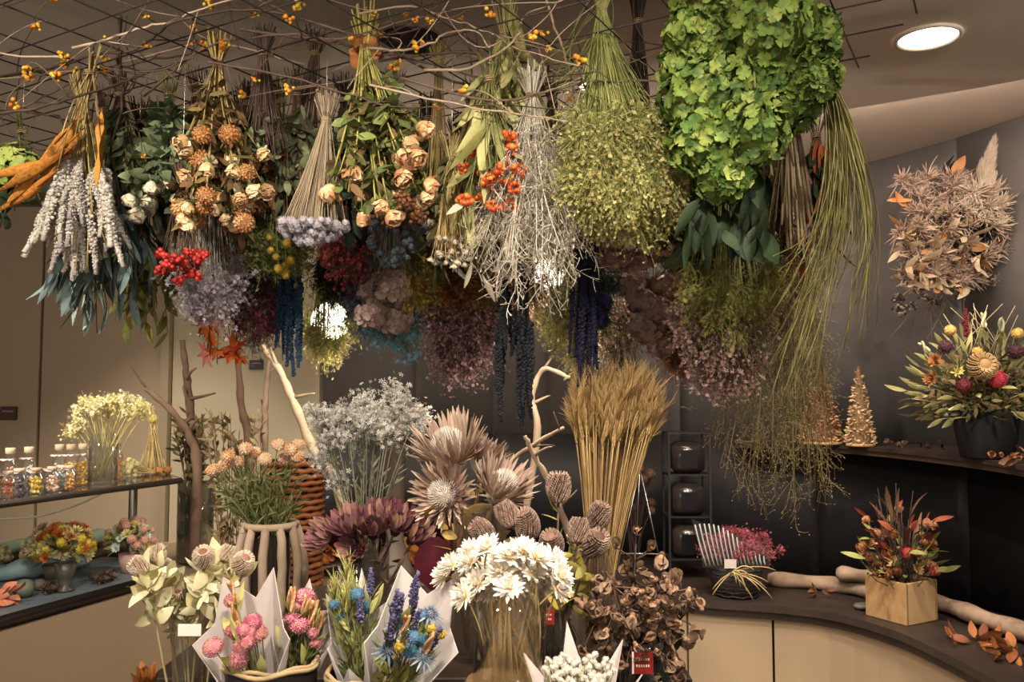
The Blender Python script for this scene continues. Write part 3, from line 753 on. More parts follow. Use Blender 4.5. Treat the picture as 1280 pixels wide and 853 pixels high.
# peach roses with green leaves, brown berries
ROSE = mat('#d2a878', '#bd8a5c', '#e2c79c', '#b57a58', rough=.75)
GRN = mat('#5f6f35', '#4a5b2b', '#7d8748', '#3c4a26', rough=.65)
root, tips, paths = hang('peach_rose_bunch', 'hanging bunch of faded peach roses with green leaves and brown seed heads', 456, 62, 285, 62, 2.15, pxb=482, n=38, lo=.42, stem=mat('#9a9148', '#84803f', '#b0a55e', rough=.7), r=.0026, top=.13)
heads(root, 'flower_head', lib('rose2', h_rose, .034, ROSE, GRN), tips[:22], down(tips[:22], .8), 1.0)
leaves(root, lib('rleaf', h_leaf, .06, .5, GRN, .25), paths, 150, .45, 1., 1.)
leaf_mass(root, mat('#4f5230', '#3c4026', '#66653c', '#6a4c30', rough=.7), paths, 420, .045, .4, .45, 1.)
tan = lib('tissue', h_leaf, .05, .75, mat('#b06a35', '#8f4f2b', '#c58a50', rough=.8), .5, .3, 4, .5)
heads(root, 'dried_sepal', tan, rng.normal(0, .02, (9, 3)), jit(rng.normal(0, 1, (9, 3)), .1), .8)
heads(root, 'seed_head', lib('brnb', h_berries, 40, .032, .0055, mat('#6b4226', '#543320', '#80532f', rough=.7), STEM_BROWN), [P(505, 245, 2.1)-root.location, P(520, 262, 2.15)-root.location, P(488, 268, 2.15)-root.location], [(0, 0, -1)]*3, 1., .1)
# slim straw bundle
root, tips, paths = hang('straw_bundle', 'hanging slim bundle of plain straw stems with small cream buds', 549, 82, 320, 24, 2.5, n=44, lo=.8, mid=.3)
BUD = mat('#d9cbb0', '#c2b08e', '#e6dcc5', rough=.8)
heads(root, 'flower_head', lib('bud', h_ball, .013, BUD, 26, 1., .4), tips, down(tips, .5), 1.)
# long olive leaves
OLV = mat('#9a9655', '#7d7c42', '#b7b277', '#66683a', rough=.65)
root, tips, paths = hang('olive_leaf_bunch', 'hanging bunch of long pale olive lance leaves on tangled stems', 632, 45, 300, 74, 2.2, pxb=612, n=60, lo=.35, stem=mat('#8a8350', '#736c42', '#a09865', rough=.8), r=.002, cat='dried leaves', top=.16)
leaves(root, lib('olleaf', h_leaf, .15, .17, OLV, .25, nvar=5), paths, 170, .06, .95, .6, dn=.6)
# orange red rose hips
HIP = mat('#c9401f', '#d9621f', '#a92a1c', '#dd8a35', rough=.35, spec=.5)
root, tips, paths = hang('rose_hip_bunch', 'hanging cluster of shiny orange red rose hips before the olive leaves', 612, 100, 275, 40, 2.1, n=22, lo=.4, stem=STEM_GREEN)
heads(root, 'berry_cluster', lib('hip', h_berries, 13, .02, .007, HIP, STEM_GREEN), tips, down(tips, .5), 1.)
# bleached wiry twigs
WIRY = mat('#cfc6b4', '#b6ab98', '#ded7c8', '#a59a89', rough=.85)
def wiry(root, paths, n, ln, m, r=.0011, dn=.6, curlj=.5, t0=.3, name='twigs'):
    p, d = on_path(paths, n, t0, 1.); dd = jit(d*.6+rng.normal(0, .6, (n, 3))+np.array([0, 0, -dn*.5]), .1)
    l = (ln*U(.5, 1.2, n))[:, None]; e = p+dd*l+np.array([0, 0, -.2])*l
    md = p+dd*l*.5+rng.normal(0, 1, (n, 3))*l*curlj*.5
    g = Geo(); q = bez(p, md, e, 6); tubes(g, q, np.array([1, .95, .9, .8, .65, .4])*r, 3, U(0, 1, n))
    k = 3; t = q[:, 2:5].reshape(-1, 3); o = jit(np.repeat(dd, 3, 0), .8)*(np.repeat(l, 3, 0)*.35)
    tubes(g, bez(t, t+o*.5+rng.normal(0, .006, o.shape), t+o, 4), r*.7, 3, U(0, 1, len(t)))
    obj(name, g.mesh(name, m), root, kind='stuff'); return t+o
root, tips, paths = hang('bleached_twig_bunch', 'hanging tangled bunch of bleached white wiry twigs', 665, 120, 385, 76, 2.15, pxb=655, n=60, lo=.45, stem=WIRY, r=.0014)
t_ = wiry(root, paths, 760, .10, WIRY, .0010)
g = Geo(); inst(g, leafT(.5, .2, .1, 2), t_[::2], jit(rng.normal(0, 1, (len(t_[::2]), 3)), .1), 0, .012, U(0, 1, len(t_[::2]))); obj('leaflets', g.mesh('leaflets', WIRY), root, kind='stuff')
heads(root, 'leaf', lib('whleaf', h_leaf, .07, .3, mat('#b8ae9c', '#a59a86', rough=.7), .2), [P(590, 330, 2.1)-root.location, P(632, 300, 2.1)-root.location, P(603, 345, 2.12)-root.location, P(585, 250, 2.1)-root.location], [(-.4, 0, -1), (.2, 0, -1), (.4, 0, -1), (-.8, 0, -.6)], 1.)
# yellow green cloud
YGF = mat('#bcae68', '#a09554', '#d2c68a', '#8a8450', rough=.85)
STG = mat('#8d9450', '#757c42', '#a5a868', rough=.8)
def cloud(name, label, px, ytie, ybot, hw, Y, m, n=70, per=26, fl=.005, spread=.03, pxb=None, lo=.5, stem=None, dome=.3, T=None, r=.0013, cat='dried flowers', top=.09, mid=.35):
    root, tips, paths = hang(name, label, px, ytie, ybot, hw, Y, pxb, n=n, lo=lo, stem=stem or STG, dome=dome, r=r, cat=cat, top=top, mid=mid)
    gs, gf = Geo(), Geo(); sprays(gs, gf, tips*.6, tips, per, spread, fl, T=T)
    obj('twiglets', gs.mesh('twiglets', stem or STG), root, kind='stuff'); obj('florets', gf.mesh('florets', m), root, kind='stuff')
    return root, tips, paths
root, tips, paths = cloud('yellow_cloud_bunch', 'hanging broad cloud of tiny yellow green flowers on fine grassy stems', 752, 12, 300, 80, 2.12, YGF, n=230, per=40, fl=.0047, spread=.026, pxb=790, lo=.52, dome=.2, top=.12, mid=.2)
g = Geo(); n_ = 90; p_, d_ = on_path(paths, n_, .05, .5); e_ = p_+np.stack([rng.normal(0, .09, n_), rng.normal(0, .05, n_), -U(.1, .3, n_)], -1); tubes(g, bez(p_, (p_+e_)/2+rng.normal(0, .03, p_.shape), e_, 6), .0011, 3, U(0, 1, n_)); obj('loose_stems', g.mesh('loose_stems', STG), root, kind='stuff')
root, tips, paths = hang('dark_reed_bunch', 'hanging upright bundle of dark reed stems bound with a pale band', 797, 28, 190, 24, 2.35, n=46, stem=STEM_DARK, lo=.8, r=.002, top=.2, cat='dried stems')
# big green hydrangea
HYG = mat('#5f7a33', '#486629', '#7c9040', '#3a5628', '#8f9c4c', rough=.65, noise=40)
HY_W = mat('#8b9a3c', '#6f8a35', rough=.7)
root, tips, paths = hang('green_hydrangea_bunch', 'large hanging bunch of bright green hydrangea heads with dark leaves beneath', 940, -30, 300, 60, 1.95, n=16, stem=STEM_GREEN, lo=.3, r=.003)
hy = [(885, 60, 52), (960, 40, 58), (1000, 85, 44), (870, 120, 46), (925, 105, 52), (985, 125, 40), (880, 180, 44), (935, 165, 48), (905, 215, 34), (1012, 45, 36), (915, 20, 46), (860, 85, 34), (862, 45, 30), (1022, 100, 26), (880, 10, 40)]
nf = 0
for k, (hx, hyy, hr) in enumerate(hy):
    Yk = 1.93+U(-.04, .06); c = P(hx, hyy, Yk)-root.location; R = hr*Yk/FPX
    g = Geo(); nn = 150; p = fib(nn, -1, 1); p = np.stack([p[:, 0], p[:, 2], p[:, 1]], -1)
    inst(g, ICO1, [(0, 0, 0)], (0, 0, 1), 0, R*.8, .2)
    vis = (p[:, 1] < -.5) & (np.arange(nn) % 2 == 0)
    loc = p*R*U(.88, 1.06, nn)[:, None]
    inst(g, FLORET, loc[~vis], jit(p[~vis], .5), U(0, 6, (~vis).sum()), .0165*U(.8, 1.3, (~vis).sum()), U(0, 1, (~vis).sum()))
    h = obj('flower_head', g.mesh('flower_head', HYG), root, loc=c)
    fm = lib('floret', lambda: (lambda gg: inst(gg, (FLORET[0]+rng.normal(0, .1, FLORET[0].shape), FLORET[1]), [(0, 0, 0)], (0, 0, 1), 0, .017, U(0, 1)).mesh('floret', HYG))(Geo()), nvar=5)
    for l, d in zip(loc[vis], jit(p[vis], .5)):
        obj('floret', pick(fm), h, M=MX(l, d, U(0, 6), U(.8, 1.2)))
for k in range(44):
    b = P(U(862, 962), U(205, 290), 2.0+U(-.06, .08))-root.location
    obj('leaf', pick(lib('hyleaf', h_leaf, .11, .42, mat('#27361f', '#1f2c1a', '#33432a', rough=.6), .3, .3, 6)), root, M=MX(b, A3((U(-.4, .4), U(-.5, .3), -1)), U(0, 6), U(.7, 1.15)))
# ribbon strips and rust leaves right of it
RIB = mat('#a58f6e', '#8c7757', '#bda987', '#75624a', rough=.8)
root, tips, paths = hang('beige_ribbon_bunch', 'hanging loop of beige ribbon like bark strips beside the hydrangea', 985, 128, 330, 22, 2.12, n=26, stem=RIB, lo=.5, r=.0035, cat='dried stems', pxb=1000)
root, tips, paths = hang('rust_foliage_bunch', 'hanging spray of rust orange and dark green pointed leaves', 1020, 170, 360, 40, 2.35, n=14, stem=STEM_BROWN, lo=.5, cat='dried leaves')
leaves(root, lib('rustl2', h_leaf, .10, .24, mat('#a8562a', '#8c4323', '#bf7440', rough=.7), .2), paths, 34, .15, 1., .6, dn=.5)
leaves(root, lib('gdl2', h_leaf, .09, .3, GRN_D, .2), paths, 30, .2, 1., .7, dn=.4)
# long bear grass
BG = mat('#8a8248', '#726c3a', '#a59d64', '#5f5c34', rough=.7)
T = P(1030, 95, 2.0); root = thing('bear_grass_bunch', 'long hanging sheaf of olive bear grass curving down beside the dark wall', 'dried grass', T)
n = 84; u = U(0, 1, n)
e = A3([P(1085-130*a+U(-12, 12), U(320, 425+120*a), 2.0+U(-.15, .22)) for a in u])-A3(T)
m1 = A3([P(1118-60*a+U(-22, 22), U(200, 300), 2.0+U(-.1, .12)) for a in u])-A3(T)
m0 = rng.normal(0, .008, (n, 3))
g = Geo(); pth = bez(m0, m1, e, 12); tubes(g, pth, np.linspace(1, .35, 12)*.0028, 3, U(0, 1, n)); obj('blades', g.mesh('blades', BG), root, kind='stuff')
g = Geo(); a2 = np.linspace(0, 6*PI, 40); tubes(g, [np.stack([np.cos(a2)*.016, np.sin(a2)*.016, np.linspace(-.012, .012, 40)], -1)], .002, 4); obj('twine', g.mesh('twine', TWINE), root)
g = Geo(); tubes(g, np.stack([m0, m0+np.stack([rng.normal(-.01, .008, n), rng.normal(0, .008, n), U(.02, .06, n)], -1)], 1), .002, 3, U(0, 1, n)); obj('stem_ends', g.mesh('stem_ends', BG), root, kind='stuff')
g = Geo(); tubes(g, [[(0, 0, 0), (-.02, .05, GRID_Z-T.z)]], .0012, 4); obj('hook', g.mesh('hook', M_METAL), root)
# fine seed twigs hanging lowest
SEED = mat('#7f7048', '#6a5c3c', '#97885a', '#5a4d36', rough=.85)
root, tips, paths = hang('fine_twig_bunch', 'hanging veil of very fine brown twigs with tiny seeds low over the counter', 985, 230, 640, 78, 2.5, pxb=972, n=60, stem=SEED, lo=.62, r=.0012, cat='dried twigs', dome=.1, mid=.5)
t_ = wiry(root, paths, 900, .11, SEED, .0009, 1.1, .3, .5)
g = Geo(); tt = t_+rng.normal(0, .004, t_.shape); inst(g, ICO0, tt, rng.normal(0, 1, tt.shape), 0, .0021, U(0, 1, len(tt))); obj('seeds', g.mesh('seeds', mat('#a3946a', '#877850', rough=.8)), root, kind='stuff')

# ------------------------------------------------------------------ bunches, second and third row
def strands(name, label, px, ytie, ybot, hw, Y, m, n=14, R=.008, stem=None, lo=.6, L=.22, pxb=None):
    root, tips, paths = hang(name, label, px, ytie, ybot-20, hw, Y, pxb, n=n, stem=stem or STEM_DARK, lo=lo, dome=.05, mid=.7)
    hd = lib(name, h_spike, L, R, m, 110, bead=.6, taper=.7, droop=.03, nvar=3)
    heads(root, 'flower_strand', hd, tips+np.array([0, 0, L*.9]), jit(np.tile([0, 0, -1.], (n, 1)), .05), 1., .2)
    heads(root, 'flower_strand', hd, tips*np.array([.8, .8, .85])+np.array([0, 0, L*.9]), jit(np.tile([0, 0, -1.], (n, 1)), .07), .9, .2)
    return root, tips, paths
NAVY = mat('#1e2226', '#171a1f', '#282c32', '#202327', rough=.9)
strands('black_amaranth_bunch', 'hanging black tassels of amaranth in long thin strands', 642, 200, 556, 27, 2.42, NAVY, 15, .0105)
strands('navy_amaranth_bunch', 'hanging dark navy amaranth tassels over the wheat', 737, 240, 530, 22, 2.45, mat('#20223a', '#181a2c', '#2a2a48', rough=.85), 10, .009)
strands('blue_larkspur_bunch', 'hanging deep blue larkspur spikes by the driftwood', 362, 230, 495, 16, 2.75, mat('#24344f', '#1a2740', '#2f4860', '#1f4052', rough=.8), 8, .010)
BLUE = mat('#4a93b0', '#357898', '#66b0c8', '#2a5f80', rough=.8)
cloud('blue_statice_bunch', 'hanging bunch of turquoise blue statice', 495, 230, 455, 44, 2.9, BLUE, 60, 22, .006, .022, lo=.72, stem=STEM_GREEN)
MAUV = mat('#b5868c', '#9a6f78', '#c9a2a2', '#8c6a6c', rough=.85)
cloud('mauve_statice_bunch', 'hanging bunch of dusty mauve pink statice', 578, 210, 482, 50, 2.85, MAUV, 80, 26, .0058, .024, lo=.68, stem=STEM_BROWN)
cloud('cream_statice_bunch', 'hanging cream yellow statice lit up beside the navy tassels', 708, 260, 458, 42, 2.8, mat('#cdbf86', '#b5a86c', '#ded3a4', rough=.8), 60, 26, .006, .024, lo=.6)
cloud('pale_yellow_statice_bunch', 'hanging pale yellow statice below the glowing globe lamp', 410, 300, 462, 34, 3.15, mat('#cdc183', '#b8aa68', '#dfd6a8', rough=.8), 50, 24, .006, .024, lo=.72)
root, tips, paths = hang('brown_hydrangea_bunch', 'hanging faded brown pink hydrangea heads', 478, 250, 405, 46, 2.75, n=8, lo=.8, stem=STEM_BROWN)
BH = mat('#a08a80', '#88726a', '#b8a294', '#967a78', rough=.8)
heads(root, 'flower_head', lib('bh', h_hydrangea, .06, BH, 90), tips, down(tips, .4), 1.)
root, tips, paths = hang('dusk_hydrangea_bunch', 'hanging dark grey brown hydrangea heads beside the rust bristles', 815, 240, 440, 44, 2.8, n=10, lo=.55, stem=STEM_BROWN)
heads(root, 'flower_head', lib('dh', h_hydrangea, .055, mat('#77625a', '#64514b', '#94796f', '#a58a7e', rough=.8), 90), tips, down(tips, .4), 1.)
root, tips, paths = hang('pink_hydrangea_bunch', 'hanging dusty pink flat hydrangea heads under the yellow cloud', 795, 230, 345, 52, 2.5, n=9, lo=.75, stem=STEM_BROWN)
heads(root, 'flower_head', lib('ph', h_hydrangea, .05, mat('#9a746c', '#83605a', '#b38f82', rough=.8), 80, .5), tips, down(tips, .4), 1.)
# rust bristles
def bristle(name, label, px, ytie, ybot, hw, Y, m, n=26, L=.16, R=.013):
    root, tips, paths = hang(name, label, px, ytie, ybot-10, hw, Y, n=n, stem=STEM_BROWN, lo=.7, dome=.1, mid=.6)
    hd = lib(name, h_spike, L, R, m, 120, bead=.4, taper=.5, nvar=3)
    heads(root, 'flower_spike', hd, tips+np.array([0, 0, L*.9]), jit(np.tile([0, 0, -1.], (n, 1)), .08), 1., .2)
bristle('rust_bristle_bunch', 'hanging rust red bristle spikes behind the dark leaves', 878, 220, 425, 22, 2.6, mat('#8c4526', '#74361e', '#a35a33', rough=.85))
bristle('orange_bristle_bunch', 'hanging brick orange bristle spikes behind the ribbon strips', 945, 250, 400, 26, 2.75, mat('#7d4a2a', '#69391f', '#95603a', rough=.85))
bristle('charcoal_spike_bunch', 'hanging dark charcoal seed spikes near the dusk hydrangea', 850, 250, 420, 20, 2.9, mat('#3a322d', '#2e2825', '#4d433b', rough=.85))
# yellow pink mix
cloud('olive_statice_bunch', 'hanging olive yellow statice above the pink one', 912, 98, 445, 56, 2.3, mat('#9a9244', '#7f7a3a', '#b3a95e', rough=.85), 90, 28, .0056, .026, lo=.76)
cloud('pink_statice_bunch', 'hanging dusty pink statice below the olive one', 905, 105, 502, 54, 2.36, mat('#a87f80', '#8f686c', '#bf9d97', '#8a7060', rough=.85), 90, 26, .0056, .026, lo=.85, stem=STEM_BROWN)
cloud('orange_statice_bunch', 'hanging small orange tinted statice at the back', 850, 320, 480, 24, 3.0, mat('#a8693a', '#8f5630', '#bf8a55', rough=.85), 30, 22, .006, .024, lo=.75, stem=STEM_BROWN)
cloud('moss_green_bunch', 'hanging dark moss green tufted bunch', 752, 260, 420, 22, 2.75, mat('#2e5238', '#24422c', '#3f6646', rough=.85), 40, 26, .006, .02, lo=.6, stem=STEM_DARK)
root, tips, paths = hang('violet_flower_bunch', 'hanging deep violet globe flowers next to the moss bunch', 742, 270, 440, 16, 2.7, n=5, lo=.85, stem=STEM_DARK)
heads(root, 'flower_head', lib('vio', h_ball, .03, mat('#2c2450', '#221c40', '#3d3470', rough=.8), 90, 1., .3), tips, down(tips, .5), 1.)
# white small strawflowers
root, tips, paths = hang('white_bud_bunch', 'hanging cone of small white strawflower buds by the rose hips', 565, 200, 335, 26, 2.25, pxb=563, n=44, lo=.72, dome=.1, stem=STEM_STRAW)
heads(root, 'flower_head', lib('wbud', h_daisy, .013, mat('#ddd3c0', '#c9bca4', '#e8e0d0', rough=.75), PEACH2, 3, 12, .35), tips, down(tips, .5), 1.)
# grey lavender fringe and red berries
cloud('lavender_fringe_bunch', 'hanging pale lavender grey statice fringe below the red berries', 262, 240, 410, 40, 2.5, mat('#a59cab', '#8c8596', '#bdb5bd', rough=.85), 70, 20, .006, .022, lo=.78, stem=mat('#8d8478', '#a49a8e', rough=.85))
RED = mat('#a8221f', '#8c1a1c', '#c0352a', rough=.35, spec=.5)
root, tips, paths = hang('red_berry_bunch', 'hanging glossy crimson berries under the cream roses', 228, 230, 352, 32, 2.3, n=20, lo=.68, stem=STEM_BROWN)
heads(root, 'berry_cluster', lib('redb', h_berries, 10, .02, .0072, RED, STEM_BROWN), tips, down(tips, .5), 1.)
# teal eucalyptus
EUC = mat('#566c6e', '#45585c', '#6e807c', '#36484a', rough=.65)
root, tips, paths = hang('blue_eucalyptus_bunch', 'hanging blue green eucalyptus with long narrow leaves', 130, 200, 400, 74, 2.5, n=30, lo=.5, stem=STEM_BROWN, cat='dried leaves')
leaves(root, lib('euc', h_leaf, .12, .17, EUC, .2, nvar=5), paths, 210, .45, 1., .5, dn=.6)
root, tips, paths = hang('dusty_eucalyptus_bunch', 'hanging dusty green eucalyptus tips reaching lowest on the shelf side', 112, 260, 432, 26, 2.7, n=10, lo=.6, stem=STEM_BROWN, cat='dried leaves')
leaves(root, lib('euc2', h_leaf, .1, .22, mat('#6d7f78', '#5b6c66', '#86948a', rough=.65), .2), paths, 46, .5, 1., .5, dn=.6)
root, tips, paths = hang('olive_ruscus_bunch', 'hanging olive yellow ruscus leaves under the eucalyptus', 185, 260, 425, 74, 2.75, n=30, lo=.65, stem=STEM_GREEN, cat='dried leaves')
leaves(root, lib('rus', h_leaf, .075, .36, mat('#76762f', '#5f6128', '#8f8c42', rough=.65), .2), paths, 170, .6, 1., .7, dn=.4)
MAP = mat('#b5441d', '#93301a', '#cc6a26', '#7d2818', rough=.7)
root, tips, paths = hang('red_maple_bunch', 'hanging branch of flame red maple leaves in front of the beige wall', 276, 320, 478, 34, 2.9, n=10, lo=.72, stem=STEM_DARK, cat='dried leaves')
leaves(root, lib('maple', h_maple, .05, MAP, nvar=4), paths, 46, .7, 1., 1., dn=.5)
# grey fan
root, tips, paths = hang('grey_fan_bunch', 'hanging fan of thin grey stems with dusty blue heads', 492, 230, 335, 40, 2.4, n=70, lo=.8, stem=mat('#847a6c', '#6f665a', rough=.85), jig=.004)
heads(root, 'flower_head', lib('gfan', h_ball, .011, mat('#55606a', '#465058', '#6a747a', rough=.85), 24, 1., .4), tips, down(tips, .4), 1.)
cloud('yellow_mimosa_bunch', 'hanging mustard yellow mimosa at the back', 520, 260, 390, 34, 2.7, mat('#a3822c', '#886a24', '#b9983f', rough=.85), 50, 24, .006, .022, lo=.7, stem=STEM_GREEN)
cloud('rust_mimosa_bunch', 'hanging rust orange feathery flowers beside the mustard ones', 570, 260, 390, 28, 2.75, mat('#94552a', '#7d4522', '#aa6c3a', rough=.85), 46, 24, .006, .022, lo=.7, stem=STEM_BROWN)
cloud('amber_mimosa_bunch', 'hanging amber flowers above the mauve statice', 604, 260, 392, 22, 2.8, mat('#a97e34', '#8f6828', '#bf984c', rough=.85), 36, 24, .006, .02, lo=.7, stem=STEM_GREEN)
cloud('burgundy_bunch', 'hanging burgundy red flowers under the lilac buttons', 430, 230, 350, 30, 2.5, mat('#6b1f22', '#54181c', '#85302c', rough=.8), 40, 22, .0062, .022, lo=.7, stem=STEM_DARK)
cloud('fern_green_bunch', 'hanging fern green feathery foliage behind the lilac buttons', 345, 220, 350, 46, 2.55, mat('#56602e', '#454e26', '#6d7540', rough=.8), 60, 26, .0075, .024, lo=.6, stem=STEM_GREEN, cat='dried leaves')
root, tips, paths = hang('lemon_button_bunch', 'hanging small lemon yellow button flowers', 352, 250, 352, 16, 2.45, n=9, lo=.8, stem=STEM_GREEN)
heads(root, 'flower_head', lib('lem', h_ball, .014, mat('#b5972c', '#9a7e24', '#c9ac48', rough=.8), 40, 1., .3), tips, down(tips, .5), 1.)
cloud('plum_bunch', 'hanging dark plum flowers by the blue larkspur', 322, 260, 440, 30, 2.95, mat('#4a2a38', '#3a212c', '#5e3a48', '#6d5a5c', rough=.8), 50, 22, .0065, .024, lo=.65, stem=STEM_DARK)
cloud('ash_flower_bunch', 'hanging ash grey flower heads under the fern bunch', 300, 270, 400, 36, 2.75, mat('#77706c', '#635c58', '#8f8882', rough=.85), 50, 22, .006, .022, lo=.65, stem=STEM_DARK)
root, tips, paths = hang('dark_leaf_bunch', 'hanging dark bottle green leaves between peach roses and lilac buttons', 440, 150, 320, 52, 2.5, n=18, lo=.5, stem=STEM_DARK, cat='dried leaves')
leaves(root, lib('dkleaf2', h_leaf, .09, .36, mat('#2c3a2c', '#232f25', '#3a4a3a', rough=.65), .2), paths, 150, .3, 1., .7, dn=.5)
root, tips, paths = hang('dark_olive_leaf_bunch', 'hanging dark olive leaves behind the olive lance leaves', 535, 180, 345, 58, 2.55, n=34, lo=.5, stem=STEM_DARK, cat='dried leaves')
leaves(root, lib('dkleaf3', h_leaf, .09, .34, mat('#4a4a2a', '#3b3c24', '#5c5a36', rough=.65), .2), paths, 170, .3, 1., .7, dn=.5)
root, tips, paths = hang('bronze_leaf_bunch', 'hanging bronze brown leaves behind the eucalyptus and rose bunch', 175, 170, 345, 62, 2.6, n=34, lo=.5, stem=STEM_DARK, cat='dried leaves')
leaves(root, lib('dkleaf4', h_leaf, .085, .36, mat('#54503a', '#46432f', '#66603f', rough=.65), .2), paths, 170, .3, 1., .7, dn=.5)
bristle('umber_spike_bunch', 'hanging umber brown seed spikes behind the peach pompons', 300, 200, 335, 60, 2.6, mat('#4f3d30', '#413227', '#634e3e', rough=.85), 44)
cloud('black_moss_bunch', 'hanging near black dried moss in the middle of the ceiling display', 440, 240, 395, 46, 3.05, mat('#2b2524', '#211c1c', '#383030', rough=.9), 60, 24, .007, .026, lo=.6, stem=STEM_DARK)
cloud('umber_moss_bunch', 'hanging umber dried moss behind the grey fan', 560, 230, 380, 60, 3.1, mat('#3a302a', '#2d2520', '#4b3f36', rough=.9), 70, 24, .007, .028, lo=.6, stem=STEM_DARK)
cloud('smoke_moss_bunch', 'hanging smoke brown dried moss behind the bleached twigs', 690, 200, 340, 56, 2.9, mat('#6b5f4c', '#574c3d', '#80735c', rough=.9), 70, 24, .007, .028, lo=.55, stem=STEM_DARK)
cloud('dark_fern_bunch', 'hanging dark fern foliage behind the yellow cloud', 850, 180, 340, 44, 2.5, mat('#3d4528', '#313820', '#4f5634', rough=.85), 60, 24, .007, .026, lo=.5, stem=STEM_DARK, cat='dried leaves')
cloud('sepia_flower_bunch', 'hanging sepia flower clusters between blue statice and mauve statice', 535, 260, 425, 30, 3.05, mat('#6b5648', '#58463a', '#80695a', rough=.85), 40, 24, .0065, .024, lo=.65, stem=STEM_DARK)
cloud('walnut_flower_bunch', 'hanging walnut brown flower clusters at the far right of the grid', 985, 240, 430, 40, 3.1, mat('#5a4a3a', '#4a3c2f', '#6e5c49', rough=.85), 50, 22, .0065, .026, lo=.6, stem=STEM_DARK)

# ------------------------------------------------------------------ fillers between the rows
def leafy(name, label, px, ytie, ybot, hw, Y, cols, L, w, nl, n=30, stem=None, lo=.4, t0=.25, dn=.5, out=.7):
    root, tips, paths = hang(name, label, px, ytie, ybot, hw, Y, n=n, lo=lo, stem=stem or STEM_BROWN, cat='dried leaves')
    leaves(root, lib(name, h_leaf, L, w, mat(*cols, rough=.7), .3), paths, nl, t0, 1., out, dn=dn)
leafy('bay_leaf_bunch', 'hanging grey green bay leaves behind the cream rose bunch', 150, 120, 290, 48, 2.5, ('#5c6a44', '#4a5838', '#768058'), .06, .45, 150)
leafy('olive_twig_bunch', 'hanging olive twigs behind the peach pompons', 245, 120, 300, 56, 2.5, ('#5a5a38', '#48482c', '#6f6c46'), .06, .3, 170, 40)
leafy('copper_beech_bunch', 'hanging copper beech leaves between peach pompons and sage leaves', 310, 130, 320, 48, 2.45, ('#6e4a30', '#583a26', '#8a6244'), .055, .5, 150, 36)
leafy('smoke_leaf_bunch', 'hanging smoky green leaves behind the lilac buttons', 370, 140, 300, 52, 2.45, ('#6a6f50', '#565b40', '#80845f'), .06, .45, 150, 36)
leafy('dusky_olive_bunch', 'hanging dusky olive leaves behind the rose hips', 590, 150, 350, 62, 2.45, ('#7a7648', '#64603a', '#928c5a'), .09, .26, 170, 44)
leafy('tawny_leaf_bunch', 'hanging tawny leaves behind the bleached twigs', 690, 150, 350, 56, 2.5, ('#8a7a54', '#736545', '#a39268'), .07, .3, 150, 40)
leafy('deep_green_bunch', 'hanging deep green leaves beside the hydrangea leaves', 880, 170, 360, 60, 2.35, ('#3c4a2c', '#303c24', '#4e5c3a'), .09, .4, 150, 36)
leafy('brown_oak_bunch', 'hanging brown oak leaves behind the ribbon strips', 960, 180, 400, 60, 2.55, ('#5c452f', '#4a3726', '#74583e'), .07, .5, 150, 36)
cloud('tan_cloud_bunch', 'hanging tan cloud of tiny flowers behind the rose hip cluster', 640, 150, 350, 50, 2.4, mat('#8f8060', '#7a6c50', '#a59674', rough=.85), 70, 24, .005, .026, lo=.4, stem=STEM_STRAW)
cloud('heather_bunch', 'hanging heather pink cloud between dusk hydrangea and pink statice', 860, 200, 470, 40, 2.95, mat('#8f6a6c', '#7a585c', '#a5827f', rough=.85), 60, 24, .006, .026, lo=.6, stem=STEM_BROWN)
cloud('silver_blue_bunch', 'hanging silver blue statice among the blue and brown bunches', 470, 260, 440, 34, 2.95, mat('#6f7f96', '#5c6a80', '#8694a6', rough=.85), 46, 24, .006, .022, lo=.7, stem=STEM_BROWN)
cloud('wine_statice_bunch', 'hanging wine red statice above the maple leaves', 330, 270, 425, 34, 2.8, mat('#6a2c3a', '#55222e', '#803c4a', rough=.85), 46, 24, .006, .022, lo=.7, stem=STEM_BROWN)
cloud('dusty_rose_bunch', 'hanging dusty rose statice between black tassels and cream statice', 648, 250, 420, 40, 2.9, mat('#96706c', '#805c5a', '#ac8882', rough=.85), 50, 24, .006, .024, lo=.65, stem=STEM_BROWN)
cloud('sand_statice_bunch', 'hanging sand coloured statice beside the violet flowers', 775, 260, 470, 38, 2.95, mat('#8f7f62', '#7a6b52', '#a69678', rough=.85), 50, 24, .006, .024, lo=.65, stem=STEM_BROWN)
# ------------------------------------------------------------------ display tables
T_WOOD = mat('#3b2f27', '#32271f', '#463930', rough=.5, noise=5)
TZ, BZ = .76, .50
def table(name, label, x0, x1, y0, y1, z, m):
    t = thing(name, label, 'table', ((x0+x1)/2, (y0+y1)/2, 0)); w_, d_ = x1-x0, y1-y0
    g = Geo(); box(g, (0, 0, z-.02), (w_, d_, .04), bev=.004); obj('tabletop', g.mesh('tabletop', m, False), t)
    for sx in (-1, 1):
        for sy in (-1, 1):
            g = Geo(); box(g, (sx*(w_/2-.04), sy*(d_/2-.04), (z-.04)/2), (.05, .05, z-.04)); obj('leg', g.mesh('leg', m, False), t)
    for sy in (-1, 1):
        g = Geo(); box(g, (0, sy*(d_/2-.03), z-.08), (w_-.1, .02, .08)); obj('apron', g.mesh('apron', m, False), t)
table('display_table', 'dark wooden table carrying the tall vases', -.95, .47, 2.24, 3.3, TZ, T_WOOD)
table('display_bench', 'low dark bench in front of the flower table', -.95, .47, 1.55, 2.22, BZ, T_WOOD)

